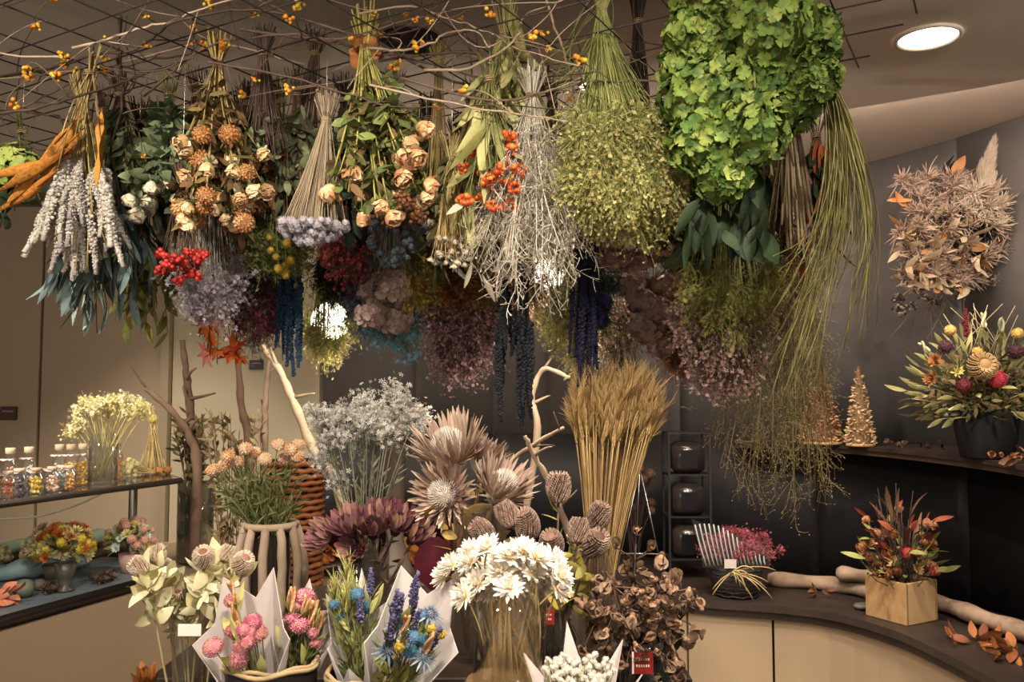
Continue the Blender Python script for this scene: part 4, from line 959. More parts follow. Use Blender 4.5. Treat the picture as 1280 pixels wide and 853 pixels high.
GLASS = glass_mat('#f8f5ee', .02, .24)
GLASS_G = glass_mat('#d2d4c6', .04, .4)
def gvase(label, x, y, z, r, h, prof=None, m=None, name='glass_vase', cat='vase', th=.003):
    pr = prof or [(1, 0), (1, 1)]
    o_ = [(r*a, h*b) for a, b in pr]
    outer = [(.001, 0)]+o_; inner = [(max(a-th, .002), max(b, .012)) for a, b in o_[::-1]]+[(.001, .012)]
    g = Geo(); lathe(g, outer+inner, 32)
    return obj(name, g.mesh(name, m or GLASS), loc=(x, y, z), label=label, cat=cat)
def stemflower(name, label, cat, group, base, head, hm, d=None, s=1., stem=None, r=.0022, hname='flower_head', nleaf=0, lm=None, bend=.03, lt=(.45, .95), sub=None):
    """one cut flower: stem from its foot inside the vase to the head, leaves along it"""
    base, head = A3(base), A3(head); root = thing(name, label, cat, base, group); v = head-base
    mdl = v*.5+np.array([rng.normal(0, bend), rng.normal(0, bend), 0])*.6-np.array([v[0]*.1, v[1]*.1, 0])
    q = bez(np.zeros(3), mdl, v, 8); g = Geo(); tubes(g, q, r, 5, U(0, 1)); obj('stem', g.mesh('stem', stem or STEM_STRAW), root)
    d = norm(q[0, -1]-q[0, -2]) if d is None else A3(d)
    M_ = MX(v, d, U(0, 6.28), s)
    if isinstance(hm, tuple):
        h = obj(hname, None, root, M=M_); h.empty_display_size = .02
        obj(sub[0], hm[0], h); obj(sub[1], hm[1], h)
    else: obj(hname, hm, root, M=M_)
    if nleaf:
        p, dd = on_path(q, nleaf, *lt); heads(root, 'leaf', lm, p, norm(dd*.5+norm(rng.normal(0, 1, (nleaf, 3)))*.9), 1., .3)
    return root

# ---- white strawflowers in a glass cylinder on a stump
STR_W = mat('#fbf5ea', '#f3e9d8', '#fffaf2', rough=.7); STR_C = mat('#e0b45a', '#cf9a45', '#ead08c', rough=.8)
c = P(637, 850, 1.98); vb = c.z
st = thing('wooden_stump', 'round log stump under the white strawflower vase', 'stump', (c.x, c.y, BZ))
g = Geo(); lathe(g, [(.001, 0), (.105, 0), (.108, .02), (.104, (vb-BZ)*.5), (.107, vb-BZ-.01), (.1, vb-BZ), (.001, vb-BZ)], 28); obj('log', g.mesh('log', WOOD), st)
g = Geo(); lathe(g, [(.099, vb-BZ+.0004), (.05, vb-BZ+.0006), (.001, vb-BZ+.0007)], 28); obj('cut_face', g.mesh('cut_face', mat('#b0926a', '#987a52', '#c2a67c', rough=.8, noise=40)), st)
gvase('clear glass cylinder full of white strawflower stems', c.x, c.y, vb+.001, .085, .215)
DA = [(609, 685), (587, 704), (611, 717), (637, 696), (648, 710), (636, 735), (611, 739), (657, 747), (665, 714), (680, 731), (697, 735), (690, 700), (582, 725), (625, 715), (565, 707), (581, 745), (684, 712), (556, 720), (655, 690), (622, 700), (700, 720), (640, 720), (668, 740), (598, 730), (590, 690), (672, 698), (650, 728)]
dm = lib('strw', h_daisy, .036, STR_W, STR_C, 3, 24, .27, .08, .3, nvar=4)
for k, (x, y) in enumerate(DA):
    Yh = 1.9+.1*((k*7) % 5)/4; hd = P(x, y, Yh); a = U(0, 6.28); bb = (c.x+.074*math.cos(a), c.y+.074*math.sin(a), vb+.016)
    d = norm(A3(((x-637)*.014, -.6, .45+(735-y)*.012)))
    stemflower('white_strawflower', 'white strawflower with golden centre standing in the glass cylinder', 'flower', 'white strawflowers in the glass cylinder', bb, hd, pick(dm), d, U(.9, 1.1), STEM_STRAW)
g = Geo(); n = 26; a = U(0, 6.28, n); b0 = np.stack([np.cos(a)*.06*U(.2, 1, n), np.sin(a)*.06*U(.2, 1, n), 0*a+.014], -1); a2 = a+rng.normal(0, .9, n); b1 = np.stack([np.cos(a2)*.074, np.sin(a2)*.074, U(.18, .27, n)], -1)
tubes(g, bez(b0, (b0+b1)/2, b1, 4), .0026, 5, U(0, 1, n)); obj('cut_stem_bundle', g.mesh('cut_stem_bundle', mat('#e2c88e', '#d0b478', '#ecdcae', rough=.8)), loc=(c.x, c.y, vb), label='straw coloured cut stems criss crossing in the glass cylinder', cat='stems', kind='stuff')

# ---- king proteas in a tall vase
KB = mat('#a3887a', '#8c6f66', '#b89f8c', '#c4ae9a', rough=.7); KD = mat('#d9d0c4', '#bfb3a8', '#e6dfd5', rough=.85)
YL = mat('#a8843a', '#8c6a2c', '#bd9c52', '#7d6a34', rough=.7)
kc = P(600, 806, 2.42); gvase('tall clear glass vase holding the king proteas', kc.x, kc.y, TZ+.001, .075, P(600, 628, 2.42).z-TZ, [(1, 0), (.96, .5), (1.04, 1)])
kl = lib('kleaf', h_leaf, .1, .42, YL, .3, nvar=4)
for x, y, Yh, R, d, lab in ((566, 560, 2.45, .135, (-.25, -.45, .9), 'largest king protea, opened upright'), (557, 606, 2.28, .105, (-.2, -1, .25), 'king protea turned forward showing its white woolly centre'),
                            (622, 603, 2.4, .11, (.45, -.5, .75), 'king protea leaning out to the wheat side'), (600, 565, 2.6, .10, (.5, .1, 1), 'king protea at the rear of the tall vase')):
    stemflower('king_protea', lab+' in the tall vase', 'protea', 'king proteas', (kc.x+U(-.04, .04), kc.y+U(-.04, .04), TZ+.016), P(x, y+14, Yh), h_protea_king(R, KB, KD), d, 1., STEM_BROWN, .006, nleaf=6, lm=kl, sub=('bracts', 'dome'))
# maroon leaf
o = obj('maroon_leaf', h_leaf(.17, .85, mat('#6b2433', '#571b29', '#7d3140', rough=.6), .15, .2, 6, .6), M=MX(P(548, 742, 2.5), A3((-.1, -.3, 1)), 1.5, 1.), label='broad dark maroon leaf standing between the two protea vases', cat='leaf')
for x, y, Yq, s in ((432, 588, 2.7, 1.), (510, 600, 2.5, 1.), (565, 660, 2.4, .9)):
    pass

# ---- sugarbush proteas in a glass
SB_ = mat('#7d4450', '#66343f', '#94606a', '#a37a74', '#b0896a', rough=.7); SD = mat('#3a1c2b', '#4d2636', '#2d1520', rough=.8)
sc_ = P(460, 752, 2.66); gvase('straight clear glass holding the burgundy proteas', sc_.x, sc_.y, TZ+.001, .064, P(460, 688, 2.66).z-TZ, [(1, 0), (1, 1)])
for x, y, d, R, lab in ((408, 662, (-.8, -.4, .35), .066, 'burgundy protea spreading out to the driftwood vase'), (437, 650, (-.35, -.3, .9), .070, 'burgundy protea cup with orange base'), (466, 652, (0, -.35, 1), .072, 'burgundy protea cup in the middle of its glass'), (496, 648, (.3, -.25, .95), .070, 'burgundy protea cup beside the king proteas'), (518, 662, (.7, -.2, .7), .064, 'outer burgundy protea touching the king protea leaves'), (478, 636, (.05, .3, 1), .064, 'burgundy protea behind the middle cup'), (446, 676, (-.3, -.8, .35), .056, 'low burgundy protea hanging over the glass rim')):
    stemflower('burgundy_protea', lab+' in the straight glass', 'protea', 'burgundy proteas in the straight glass', (sc_.x+U(-.035, .035), sc_.y+U(-.035, .035), TZ+.016), P(x, y+10, 2.62+U(-.05, .05)), h_protea_cup(R, SB_, SD), d, 1., STEM_DARK, .004, nleaf=4, lm=lib('pleaf', h_leaf, .075, .2, mat('#5a4436', '#6e5540', '#45352c', rough=.75), .3), sub=('bracts', 'centre'))
# ---- silver statice
root = None
SIL = mat('#d9d5cc', '#c6c1b8', '#e6e3dc', '#b3aea6', rough=.85); SST = mat('#7d7d62', '#696a52', '#92917a', rough=.8)
vc = P(455, 740, 2.9); gvase('dim glass vase behind the burgundy proteas', vc.x, vc.y, TZ+.001, .06, .24, m=GLASS_G)
def upright_cloud(name, label, base, tops, m, stem, per=26, fl=.006, spread=.02, r=.0018, cat='dried flowers', nl=0, lm=None):
    root = thing(name, label, cat, base); tips = A3([t-base for t in tops]); n = len(tips)
    b = np.stack([rng.normal(0, .018, n), rng.normal(0, .018, n), np.full(n, .015)], -1)
    mdl = np.stack([tips[:, 0]*.3, tips[:, 1]*.3, tips[:, 2]*.55], -1); pth = bez(b, mdl, tips, 8)
    g = Geo(); tubes(g, pth, r, 4, U(0, 1, n)); obj('stems', g.mesh('stems', stem), root, kind='stuff')
    if fl:
        gs, gf = Geo(), Geo(); sprays(gs, gf, tips*.7, tips, per, spread, fl); obj('twiglets', gs.mesh('twiglets', stem), root, kind='stuff'); obj('florets', gf.mesh('florets', m), root, kind='stuff')
    return root, tips, pth
tp = [P(x+U(-12, 12), y+U(-10, 10), 2.9+U(-.12, .12)) for x, y in ((400, 525), (410, 515), (430, 515), (450, 505), (470, 505), (490, 500), (505, 510), (520, 515), (515, 535), (440, 530), (460, 530), (480, 525), (500, 540), (420, 540), (400, 545), (445, 550), (478, 548), (405, 575), (412, 590), (450, 515), (470, 540), (490, 520), (432, 545), (520, 525), (395, 530), (465, 520))]
root, tips, pth = upright_cloud('silver_statice_bouquet', 'silver grey statice standing in the dim glass vase', Vector((vc.x, vc.y, TZ+.005)), tp, SIL, SST, 95, .0085, .019, .002)
leaf_mass(root, SST, pth, 160, .05, .14, .3, .9, .5)

# ---- peach flowers in the driftwood stave vase
wc = P(337, 755, 2.85); zt = P(337, 656, 2.85).z; H = zt-TZ
sv = thing('driftwood_vase', 'barrel vase of bent driftwood staves with a rope like rim', 'vase', (wc.x, wc.y, TZ))
for k in range(11):
    a = k*2*PI/11+.2; t = np.linspace(0, 1, 8); rr = .075+.034*np.sin(PI*(t*.85+.08))
    q = np.stack([np.cos(a)*rr, np.sin(a)*rr, t*H], -1)+rng.normal(0, .0015, (8, 3)); q[:, 2] = t*H
    g = Geo(); tubes(g, [q], .0145*np.array([.9, 1.05, 1, 1.06, 1, 1.04, 1, .9]), 8, U(0, 1)); obj('stave', g.mesh('stave', mat('#a08a76', '#8a7562', '#b39d88', rough=.85, noise=9, namp=.5, bump=.6)), sv)
a = np.linspace(0, 2*PI, 25); g = Geo(); tubes(g, [np.stack([np.cos(a)*.083, np.sin(a)*.083, np.full(25, H)], -1)], .012, 8); obj('rim', g.mesh('rim', WOOD_PALE), sv)
g = Geo(); lathe(g, [(.001, .002), (.06, .002), (.062, .02), (.06, H*.9)], 16); obj('liner', g.mesh('liner', mat('#2a241d', rough=.7)), sv)
FG = mat('#525a32', '#424a28', '#687040', '#7a7a50', rough=.75)
PF = mat('#e0a878', '#cf8f5f', '#ecc8a0', '#e6d5b8', rough=.75)
hp = [(266, 588), (285, 570), (307, 561), (331, 574), (279, 583), (348, 556), (364, 562), (374, 556), (296, 578), (318, 566), (356, 574), (372, 570)]
for x, y in hp:
    stemflower('peach_carthamus', 'peach tufted flower with fine green leaves in the driftwood vase', 'flower', 'peach flowers in the driftwood vase', (wc.x+U(-.03, .03), wc.y+U(-.03, .03), TZ+H*.5), P(x, y, 2.8+U(-.05, .08)), pick(lib('carth', h_ball, .021, PF, 70, .8, .42)), None, 1.1, FG, .002, nleaf=14, lm=lib('fgleaf', h_leaf, .06, .11, FG, .25), lt=(.3, .85))
root, tips, pth = upright_cloud('carthamus_foliage', 'dense fine green foliage filling the mouth of the driftwood vase', Vector((wc.x, wc.y, TZ+H*.5)), [P(U(272, 380), U(590, 645), 2.85+U(-.1, .1)) for _ in range(40)], FG, FG, 0, 0, r=.0018, cat='foliage')
leaf_mass(root, FG, pth, 900, .055, .10, .35, 1., .6)

# ---- wheat
WH = mat('#b0905a', '#9a7a48', '#c4a672', '#8a6c40', rough=.75)
wv = P(745, 800, 2.5); gvase('slim clear glass vase holding the wheat sheaf', wv.x, wv.y, TZ+.001, .052, P(745, 692, 2.5).z-TZ)
root = thing('wheat_sheaf', 'tall sheaf of golden wheat standing in the slim vase', 'wheat', (wv.x, wv.y, TZ+.015))
ears = lib('wear', h_ear, .085, .0055, WH, .07, nvar=4)
for k in range(110):
    u = U(-1, 1); top = P(766+u*47, 528+U(-26, 34)+8*abs(u), 2.5+U(-.1, .1))-root.location
    nk = P(752+u*14, 700, 2.5+U(-.02, .02))-root.location; b = A3((u*.03, U(-.03, .03), 0)); q = bez(b, A3(nk)*np.array([1, 1, 1.1]), A3(top), 7)
    s = obj('stalk', Geo().mesh('x', WH) if False else tubes(Geo(), q, .0016, 4, U(0, 1)).mesh('stalk', WH), root)
    obj('ear', pick(ears), s, M=MX(top, q[0, -1]-q[0, -2]+rng.normal(0, .012, 3), U(0, 6), 1.))

# ---- banksias with pale leaves
BK = mat('#75564a', '#5f443a', '#8c6a5a', rough=.8); BT = mat('#94796a', '#7c6256', '#ab9484', '#6a5048', rough=.75)
BL = mat('#8f8f55', '#7a7c48', '#b0aa6c', '#c0ac4c', '#6a6c42', rough=.65)
bv = P(696, 832, 2.27); BOT = [(1, 0), (1, .55), (.7, .75), (.72, .95), (.8, 1)]
gvase('small bottle shaped glass vase holding the banksias', bv.x, bv.y+.01, TZ+.001, .058, P(696, 760, 2.27).z-TZ, BOT, GLASS_G)
for x, y, d, s, lab in ((698, 628, (0, -.1, 1), 1.1, 'tallest upright brown banksia'), (665, 672, (-.35, -.3, .9), 1.15, 'plump brown banksia just above the strawflowers'), (693, 693, (-.2, -.6, .8), 1.05, 'brown banksia tipped forward below the tallest one'), (743, 661, (.3, -.2, .9), 1.05, 'brown banksia touching the wheat stalks'), (738, 692, (.3, -.6, .7), 1.1, 'brown banksia nodding over the pod branches'), (615, 674, (-.7, -.2, .6), .95, 'low banksia leaning to the king protea vase'), (643, 658, (-.5, .1, .8), 1., 'banksia half hidden behind the plump one'), (722, 680, (.1, .2, 1), .95, 'slender banksia between the two beside the wheat')):
    stemflower('banksia', lab+' in the bottle vase', 'banksia', 'banksias in the bottle vase', (bv.x+U(-.02, .02), bv.y+U(-.02, .02), TZ+.016), P(x, y, 2.25+U(-.05, .1)), pick(lib('bks', h_banksia, .027, .066, BK, BT)), d, s, STEM_BROWN, .0035, nleaf=11, lm=lib('bleaf', h_leaf, .055, .42, BL, .35), lt=(.5, .98))
# small red price cards
def card(px, py, Y, w_, h_, label, rz, lines=2):
    p = P(px, py, Y); t = thing('price_card', label, 'price card', p, rz=rz)
    g = Geo(); box(g, (0, 0, 0), (w_, .002, h_)); obj('card', g.mesh('card', mat('#7a1c1c', '#801f1f', rough=.5), False), t)
    g = Geo(); box(g, (-w_/2+.003, -.0014, 0), (.004, .0008, h_)); obj('white_edge', g.mesh('white_edge', mat('#e8e2da', rough=.6), False), t)
    for k in range(lines):
        g = Geo()
        for q in range(6): box(g, (-w_*.26+q*w_*.11, -.0013, h_*(.17-.3*k)), (w_*.07, .0006, h_*.11))
        obj('print_line', g.mesh('print_line', mat('#d9b9a8', rough=.6), False), t, kind='stuff')
    return t
card(682, 772, 2.2, .045, .038, 'small dark red price card hung on the bottle vase', .1)
card(803, 829, 2.0, .05, .05, 'square dark red price card in front of the brown pods', -.05, 2)

# ---- woody brown pods
PO = mat('#624c3c', '#4c392c', '#7c6450', '#94785f', rough=.6); PI_ = mat('#a07050', '#87583f', '#b58a68', '#74503f', rough=.7)
pv = P(806, 860, 2.08); gvase('dark glass jar holding the brown pod branches', pv.x, pv.y, BZ+.001, .06, P(806, 800, 2.08).z-BZ, [(1, 0), (1, .8), (.75, .92), (.78, 1)], glass_mat('#8a8f86', .05, .35), 'glass_jar', 'jar')
pods = lib('pods', h_pod, .027, PO, PI_, nvar=5)
br = [((795, 680), 11, 'tallest'), ((758, 715), 14, 'second tallest, wheat side'), ((842, 716), 12, 'upper counter side'), ((862, 758), 14, 'outermost counter side'), ((815, 735), 12, 'middle'), ((748, 750), 13, 'lower wheat side'), ((838, 785), 13, 'drooping counter side'), ((775, 775), 13, 'lowest')]
for (x, y), k, wh in br:
    b = A3((pv.x+U(-.03, .03), pv.y+U(-.03, .03), BZ+.015)); e = A3(P(x, y, 2.06+U(-.08, .08)))-b
    root = thing('pod_branch', wh+' branch of leathery brown seed pods in the dark jar', 'seed pods', b, 'pod branches in the dark jar')
    q = bez(np.zeros(3), A3((0, 0, e[2]*.72)), e, 10); g = Geo(); tubes(g, q, np.linspace(.004, .0025, 10), 5); obj('stem', g.mesh('stem', STEM_BROWN), root)
    for j in range(k+7):
        t = U(.68, 1.); i = min(int(t*9), 8); p0 = q[0, i]; p1 = p0+rng.normal(0, .034, 3)
        g = Geo(); tubes(g, [[p0, (p0+p1)/2+rng.normal(0, .006, 3), p1]], .0017, 4); tw = obj('twig', g.mesh('twig', STEM_BROWN), root)
        obj('pod', pick(pods), root, M=MX(p1, jit(A3([p1-p0]), .4)[0]+A3((0, -.4, 0)), U(0, 6), U(.75, 1.15)))

# ---- cream banksia in the left vase
CB_ = mat('#94685a', '#7d5548', '#a87c6c', rough=.8); CT = mat('#d2bea6', '#bea88e', '#e0d0ba', rough=.75); CL = mat('#c9c094', '#b3aa78', '#d9d2ac', '#e3d9ae', rough=.7)
lv = P(237, 868, 2.1); lz = P(237, 770, 2.1).z
gvase('slim waisted glass vase holding cream banksias', lv.x, lv.y, BZ+.001, .055, lz-BZ, [(1, 0), (1, .25), (.72, .55), (.78, .8), (.98, 1)])
for x, y, d, s, lab in ((184, 714, (-.7, -.4, .6), .95, 'cream banksia reaching out to the shelf'), (212, 716, (-.3, -.8, .6), 1.05, 'cream and pink banksia facing forward over the tag'), (256, 706, (.1, -.6, .8), 1.05, 'cream banksia at the crown of the bunch'), (297, 712, (.6, -.4, .7), 1.05, 'cream banksia pressed to the driftwood vase'), (228, 742, (0, -.9, .4), .8, 'small low cream banksia above the vase mouth'), (200, 702, (-.4, .2, 1), .85, 'small cream banksia behind the outermost one'), (280, 702, (.3, .3, 1), .85, 'small cream banksia behind the crown one')):
    stemflower('cream_banksia', lab+' in the waisted vase', 'banksia', 'cream banksias in the waisted vase', (lv.x+U(-.015, .015), lv.y+U(-.015, .015), BZ+.016), P(x, y, 2.1+U(-.06, .08)), pick(lib('cbk', h_banksia, .022, .044, CB_, CT)), d, s, mat('#b5a67c', '#9f9066', rough=.8), .003, nleaf=34, lm=lib('cleaf', h_leaf, .056, .5, CL, .4), lt=(.78, 1.))
card_w = P(237, 788, 2.03); t = thing('paper_tag', 'white paper tag on the waisted vase', 'tag', card_w); g = Geo(); box(g, (0, 0, 0), (.055, .0015, .028)); obj('tag', g.mesh('tag', mat('#e9e4da', '#ded8cc', rough=.7), False), t)

# brown curled flower at the lower left edge of the bench
p = P(185, 850, 1.9); stemflower('brown_magnolia', 'curled copper brown dried flower rising beside the waisted vase', 'flower', None, (p.x, p.y, BZ+.0), (p.x, p.y, p.z-.02), h_daisy(.055, mat('#8c5428', '#74421f', '#a86c38', rough=.6), STEM_DARK, 3, 10, .36, .75, .2), (0, -.4, 1), 1., STEM_BROWN, .004)

# ------------------------------------------------------------------ paper bouquets in black pots
PAPER = mat('#c4bbb6', '#b8aeaa', '#cec6c0', rough=.85, noise=6)
POT = mat('#1f1d1c', '#282523', rough=.4)
def pot(px, py, Y, r, label):
    p = P(px, py, Y); h = p.z-BZ; t = thing('black_pot', label, 'pot', (p.x, p.y, BZ))
    g = Geo(); lathe(g, [(.001, 0), (r*.82, 0), (r*.86, .01), (r*.98, h-.012), (r, h), (r*.95, h), (r*.93, h-.02), (r*.8, .02), (.001, .02)], 32); obj('body', g.mesh('body', POT), t)
    a = np.linspace(0, 2*PI, 40); g = Geo(); tubes(g, [np.stack([np.cos(a)*r, np.sin(a)*r, h+.004*np.sin(a*5)], -1)], .006, 6); tubes(g, [np.stack([np.cos(a)*r*.98, np.sin(a)*r*.98, h+.006+.004*np.sin(a*7+1)], -1)], .005, 6)
    obj('jute_rim', g.mesh('jute_rim', TWINE), t)
    return p
pA = pot(340, 828, 2.02, .108, 'black pot with jute rim holding the pink bouquets')
pB = pot(462, 842, 1.98, .098, 'black pot with jute rim holding the blue bouquets')
pC = pot(722, 905, 1.8, .10, 'black pot holding the white gypsophila bouquet')
def wrap(root, b, top, R, front=.62, peaks=5, tear=.25, r0=.022, seed=0):
    """stiff sheet folded to an open cone of flat facets; corners rise at the back and dip towards the shopper"""
    ax = A3(top)-A3(b); L = np.linalg.norm(ax); B = basis([ax], 0)[0]; nc = peaks+3; k = nc*2
    ph = np.sort(np.arange(k)*2*PI/k+seed+rng.normal(0, .09, k))
    cam_d = B.T@A3((0, -1, .25)); pf = math.atan2(cam_d[1], cam_d[0]); c_ = .5-.5*np.cos(ph-pf)
    pk = np.where(np.arange(k) % 2 == 0, 1., 1-tear)
    h = L*(front+(1-front)*c_)*pk*(1+rng.normal(0, .04, k)); rr = r0+(R-r0)*(h/L)*np.where(np.arange(k) % 2 == 0, 1.06, .86)
    rows = []
    for t, q in ((0, 0), (.5, .46), (1, 1)): rows.append(np.stack([np.cos(ph)*(r0+(rr-r0)*q), np.sin(ph)*(r0+(rr-r0)*q), h*t], -1))
    V = np.stack(rows); m = 3; V2 = V*np.array([.975, .975, 1]); i = np.arange(m-1)[:, None]*k; j = np.arange(k)[None]; j2 = (j+1) % k
    F = np.stack([i+j, i+j2, i+k+j2, i+k+j], -1).reshape(-1, 4); e = (m-1)*k; o2 = m*k
    E_ = np.stack([e+j[0], e+j2[0], o2+e+j2[0], o2+e+j[0]], -1)
    VV = np.concatenate([V.reshape(-1, 3), V2.reshape(-1, 3)])@B.T+A3(b)
    g = Geo(); g.add(VV, [F, F[:, ::-1]+o2, E_], .5); obj('paper_wrap', g.mesh('paper_wrap', PAPER, False), root)
    return ax/L, L, B
def bouquet(label, b, top, R, items, leafm=None, nl=12, peaks=5, front=.62, seed=0, fill=None, tear=.25):
    b, top = A3(b), A3(top); root = thing('wrapped_bouquet', label, 'bouquet', b)
    d, L, B = wrap(root, np.zeros(3), top-b, R, front, peaks, tear, seed=seed)
    tips = []
    for nm, meshes, n, t0, t1, s in items:
        for k in range(n):
            t = U(t0, t1); a = U(0, 6.28); q = R*.62*t*math.sqrt(U(0, 1)); pos = d*L*t+B@A3((math.cos(a)*q, math.sin(a)*q, 0)); tips.append(pos)
            obj(nm, pick(meshes), root, M=MX(pos, norm(pos+d*L*.3+A3((0, -.06, .02))), U(0, 6), s*U(.85, 1.15)))
    tips = A3(tips); g = Geo(); pth = bez(np.zeros((len(tips), 3))+rng.normal(0, .004, (len(tips), 3)), tips*.5, tips, 5); tubes(g, pth, .0013, 4, U(0, 1, len(tips))); obj('stems', g.mesh('stems', STEM_GREEN), root, kind='stuff')
    if leafm: leaves(root, leafm, pth, nl, .4, .95, .5)
    if fill is not None: leaf_mass(root, fill, pth, 260, .05, .1, .4, 1., .45)
    return root
PK = mat('#c96a84', '#b3506f', '#dd94a2', '#d9a08a', rough=.75); PKY = mat('#c99a6a', '#b98055', '#d6b080', rough=.8)
BLF = mat('#4a6a9a', '#3c5585', '#4f93a8', '#6d86a8', rough=.75); LAV = mat('#5a5578', '#4a4766', '#6d688c', rough=.8); TH = mat('#7d8ca0', '#67768c', '#96a3b0', rough=.7)
LY = mat('#a8a55c', '#8f8f4a', '#c0ba78', rough=.65); GLV = lib('ylf', h_leaf, .075, .32, LY, .25)
pink = lib('pinkh', h_ball, .026, PK, 90, .8, .26); pinks = lib('pinks', h_ball, .015, PK, 40, .9, .35); amb = lib('ambe', h_ear, .055, .008, PKY, 0)
bA = (pA.x, pA.y, pA.z-.16)
bouquet('pink flower bouquet in stiff white paper opening towards the waisted vase', bA, P(288, 752, 1.9), .145, [('flower_head', pink, 5, .58, .86, 1.), ('floret_ball', pinks, 10, .6, .95, 1.), ('ear', amb, 4, .7, .95, 1.)], GLV, 14, 3, .42, .4, tear=.2)
bouquet('pink and amber bouquet in white paper standing upright beside the driftwood vase', (pA.x+.03, pA.y+.03, pA.z-.15), P(388, 742, 2.03), .095, [('flower_head', pink, 3, .7, .95, 1.), ('ear', amb, 6, .65, .95, 1.), ('floret_ball', pinks, 5, .6, .9, 1.)], GLV, 14, 4, .45, 1.6, FG, .18)
thm = lib('thist', h_thistle, .024, TH); blb = lib('blub', h_ball, .016, BLF, 44, .9, .35); lvs = lib('lvs', h_spike, .06, .008, LAV, 60); yel = lib('yelb', h_ball, .012, mat('#cdb03c', '#b5982c', '#dcc460', rough=.7), 30, 1, .35)
bouquet('green and blue bouquet in white paper with a tall folded point', (pB.x-.02, pB.y+.03, pB.z-.14), P(438, 728, 2.0), .095, [('flower_head', blb, 5, .75, 1., 1.), ('ear', lib('gear', h_ear, .05, .006, LY, .05), 8, .6, .95, 1.), ('flower_spike', lvs, 4, .7, .95, 1.)], GLV, 10, 3, .45, .9, FG, .25)
bouquet('blue thistle bouquet in white paper leaning to the strawflower vase', (pB.x+.01, pB.y, pB.z-.15), P(536, 742, 1.86), .14, [('flower_head', thm, 5, .6, .98, 1.), ('floret_ball', blb, 9, .5, .95, 1.), ('flower_spike', lvs, 9, .65, .95, 1.2), ('ear', amb, 4, .6, .9, 1.), ('button', yel, 4, .55, .85, 1.)], GLV, 12, 3, .4, 2.4, FG, .18)
gy = mat('#e6dfd2', '#d6cdbc', '#f0ebe0', rough=.8)
bq = bouquet('white gypsophila bouquet in pointed white paper in front of the table', (pC.x, pC.y, pC.z-.1), P(722, 812, 1.78), .15, [('floret_ball', lib('gyb', h_ball, .0062, gy, 14, 1, .6), 260, .5, .88, 1.)], None, 0, 4, .62, .5, None, .45)
# black box between the pots
g = Geo(); p = P(556, 818, 2.12); box(g, (0, 0, 0), (.15, .14, .24), bev=.004); obj('black_crate', g.mesh('black_crate', POT, False), loc=(p.x-.0, p.y, BZ+.12), label='plain black box between the blue bouquet and the stump', cat='box')
g = Geo(); p = P(270, 800, 2.14); box(g, (0, 0, 0), (.10, .12, .2), bev=.004); obj('grey_crate', g.mesh('grey_crate', mat('#3a3532', '#443f3b', rough=.5), False), loc=(p.x, p.y, BZ+.1), label='dark grey box between the waisted vase and the pink bouquets', cat='box')

# ------------------------------------------------------------------ driftwood and branches
def branch(name, label, pts, r, m, twigs=0, foot=None, tl=.12):
    p = A3([P(*q) if len(q) == 3 else q[0] for q in pts]); base = p[0].copy(); root = thing(name, label, 'branch', base)
    c = crom(p-base, 8); n = len(c); c[2:-1] += rng.normal(0, .0012, c[2:-1].shape)
    R = np.linspace(r, r*.45, n)*(1+.12*np.sin(np.arange(n)*1.3+r*99)); g = Geo(); tubes(g, [c], R, 8); obj('limb', g.mesh('limb', m), root)
    for k in range(twigs):
        i = int(rng.integers(n//3, n-1)); d = jit(A3([[U(-1, 1), U(-.5, .5), U(.1, .9)]]), .2)[0]
        g = Geo(); tubes(g, bez(c[i], c[i]+d*tl*.5+rng.normal(0, .01, 3), c[i]+d*tl*U(.6, 1.2), 5), np.linspace(R[i]*.6, R[i]*.2, 5), 5); obj('twig', g.mesh('twig', m), root)
    return root
def pf(px, Y, z=0): return (Vector(((px-640)/FPX*Y, Y, z)),)
branch('driftwood_branch', 'long pale driftwood branch slanting behind the silver statice', [pf(470, 3.5), (430, 640, 3.5), (395, 570, 3.5), (370, 510, 3.5), (350, 465, 3.5), (326, 430, 3.5)], .026, WOOD_PALE, 3)
branch('bare_branch', 'brown forked bare branch rising before the pilaster', [pf(242, 3.75, .79), (240, 600, 3.75), (238, 520, 3.75), (233, 470, 3.75), (228, 425, 3.75)], .027, WOOD_DARK, 3)
branch('bare_branch', 'dark crooked branch leaning out over the shelf end', [pf(248, 3.55, .79), (246, 580, 3.55), (236, 545, 3.55), (212, 512, 3.5), (182, 486, 3.5)], .024, WOOD_DARK, 2)
branch('bare_branch', 'grey brown branch standing below the maple leaves', [pf(318, 3.9), (312, 580, 3.9), (302, 510, 3.9), (297, 440, 3.9)], .028, WOOD_DARK, 1)
branch('bare_branch', 'thin grey branch between maple leaves and larkspur', [pf(335, 4.0), (330, 560, 4.0), (332, 500, 4.0), (338, 430, 4.0)], .022, WOOD, 2)
branch('driftwood_branch', 'pale driftwood limb crossing behind the black tassels', [pf(600, 3.6), (668, 575, 3.55), (665, 500, 3.6), (680, 462, 3.6), (712, 472, 3.5)], .018, WOOD_PALE, 2)
branch('driftwood_branch', 'reddish driftwood arm reaching up to the wheat', [pf(590, 3.1, TZ), (625, 600, 3.1), (665, 558, 3.1), (705, 535, 3.05)], .014, WOOD, 3)
branch('driftwood_branch', 'grey driftwood fork behind the banksias', [pf(745, 3.0, TZ), (716, 680, 3.0), (690, 610, 3.0), (668, 570, 3.0), (656, 545, 3.0)], .016, WOOD, 3)
gvase('tall smoky glass vase around the bare branches', P(240, 600, 3.6).x, 3.65, .791, .075, .33, m=GLASS_G)
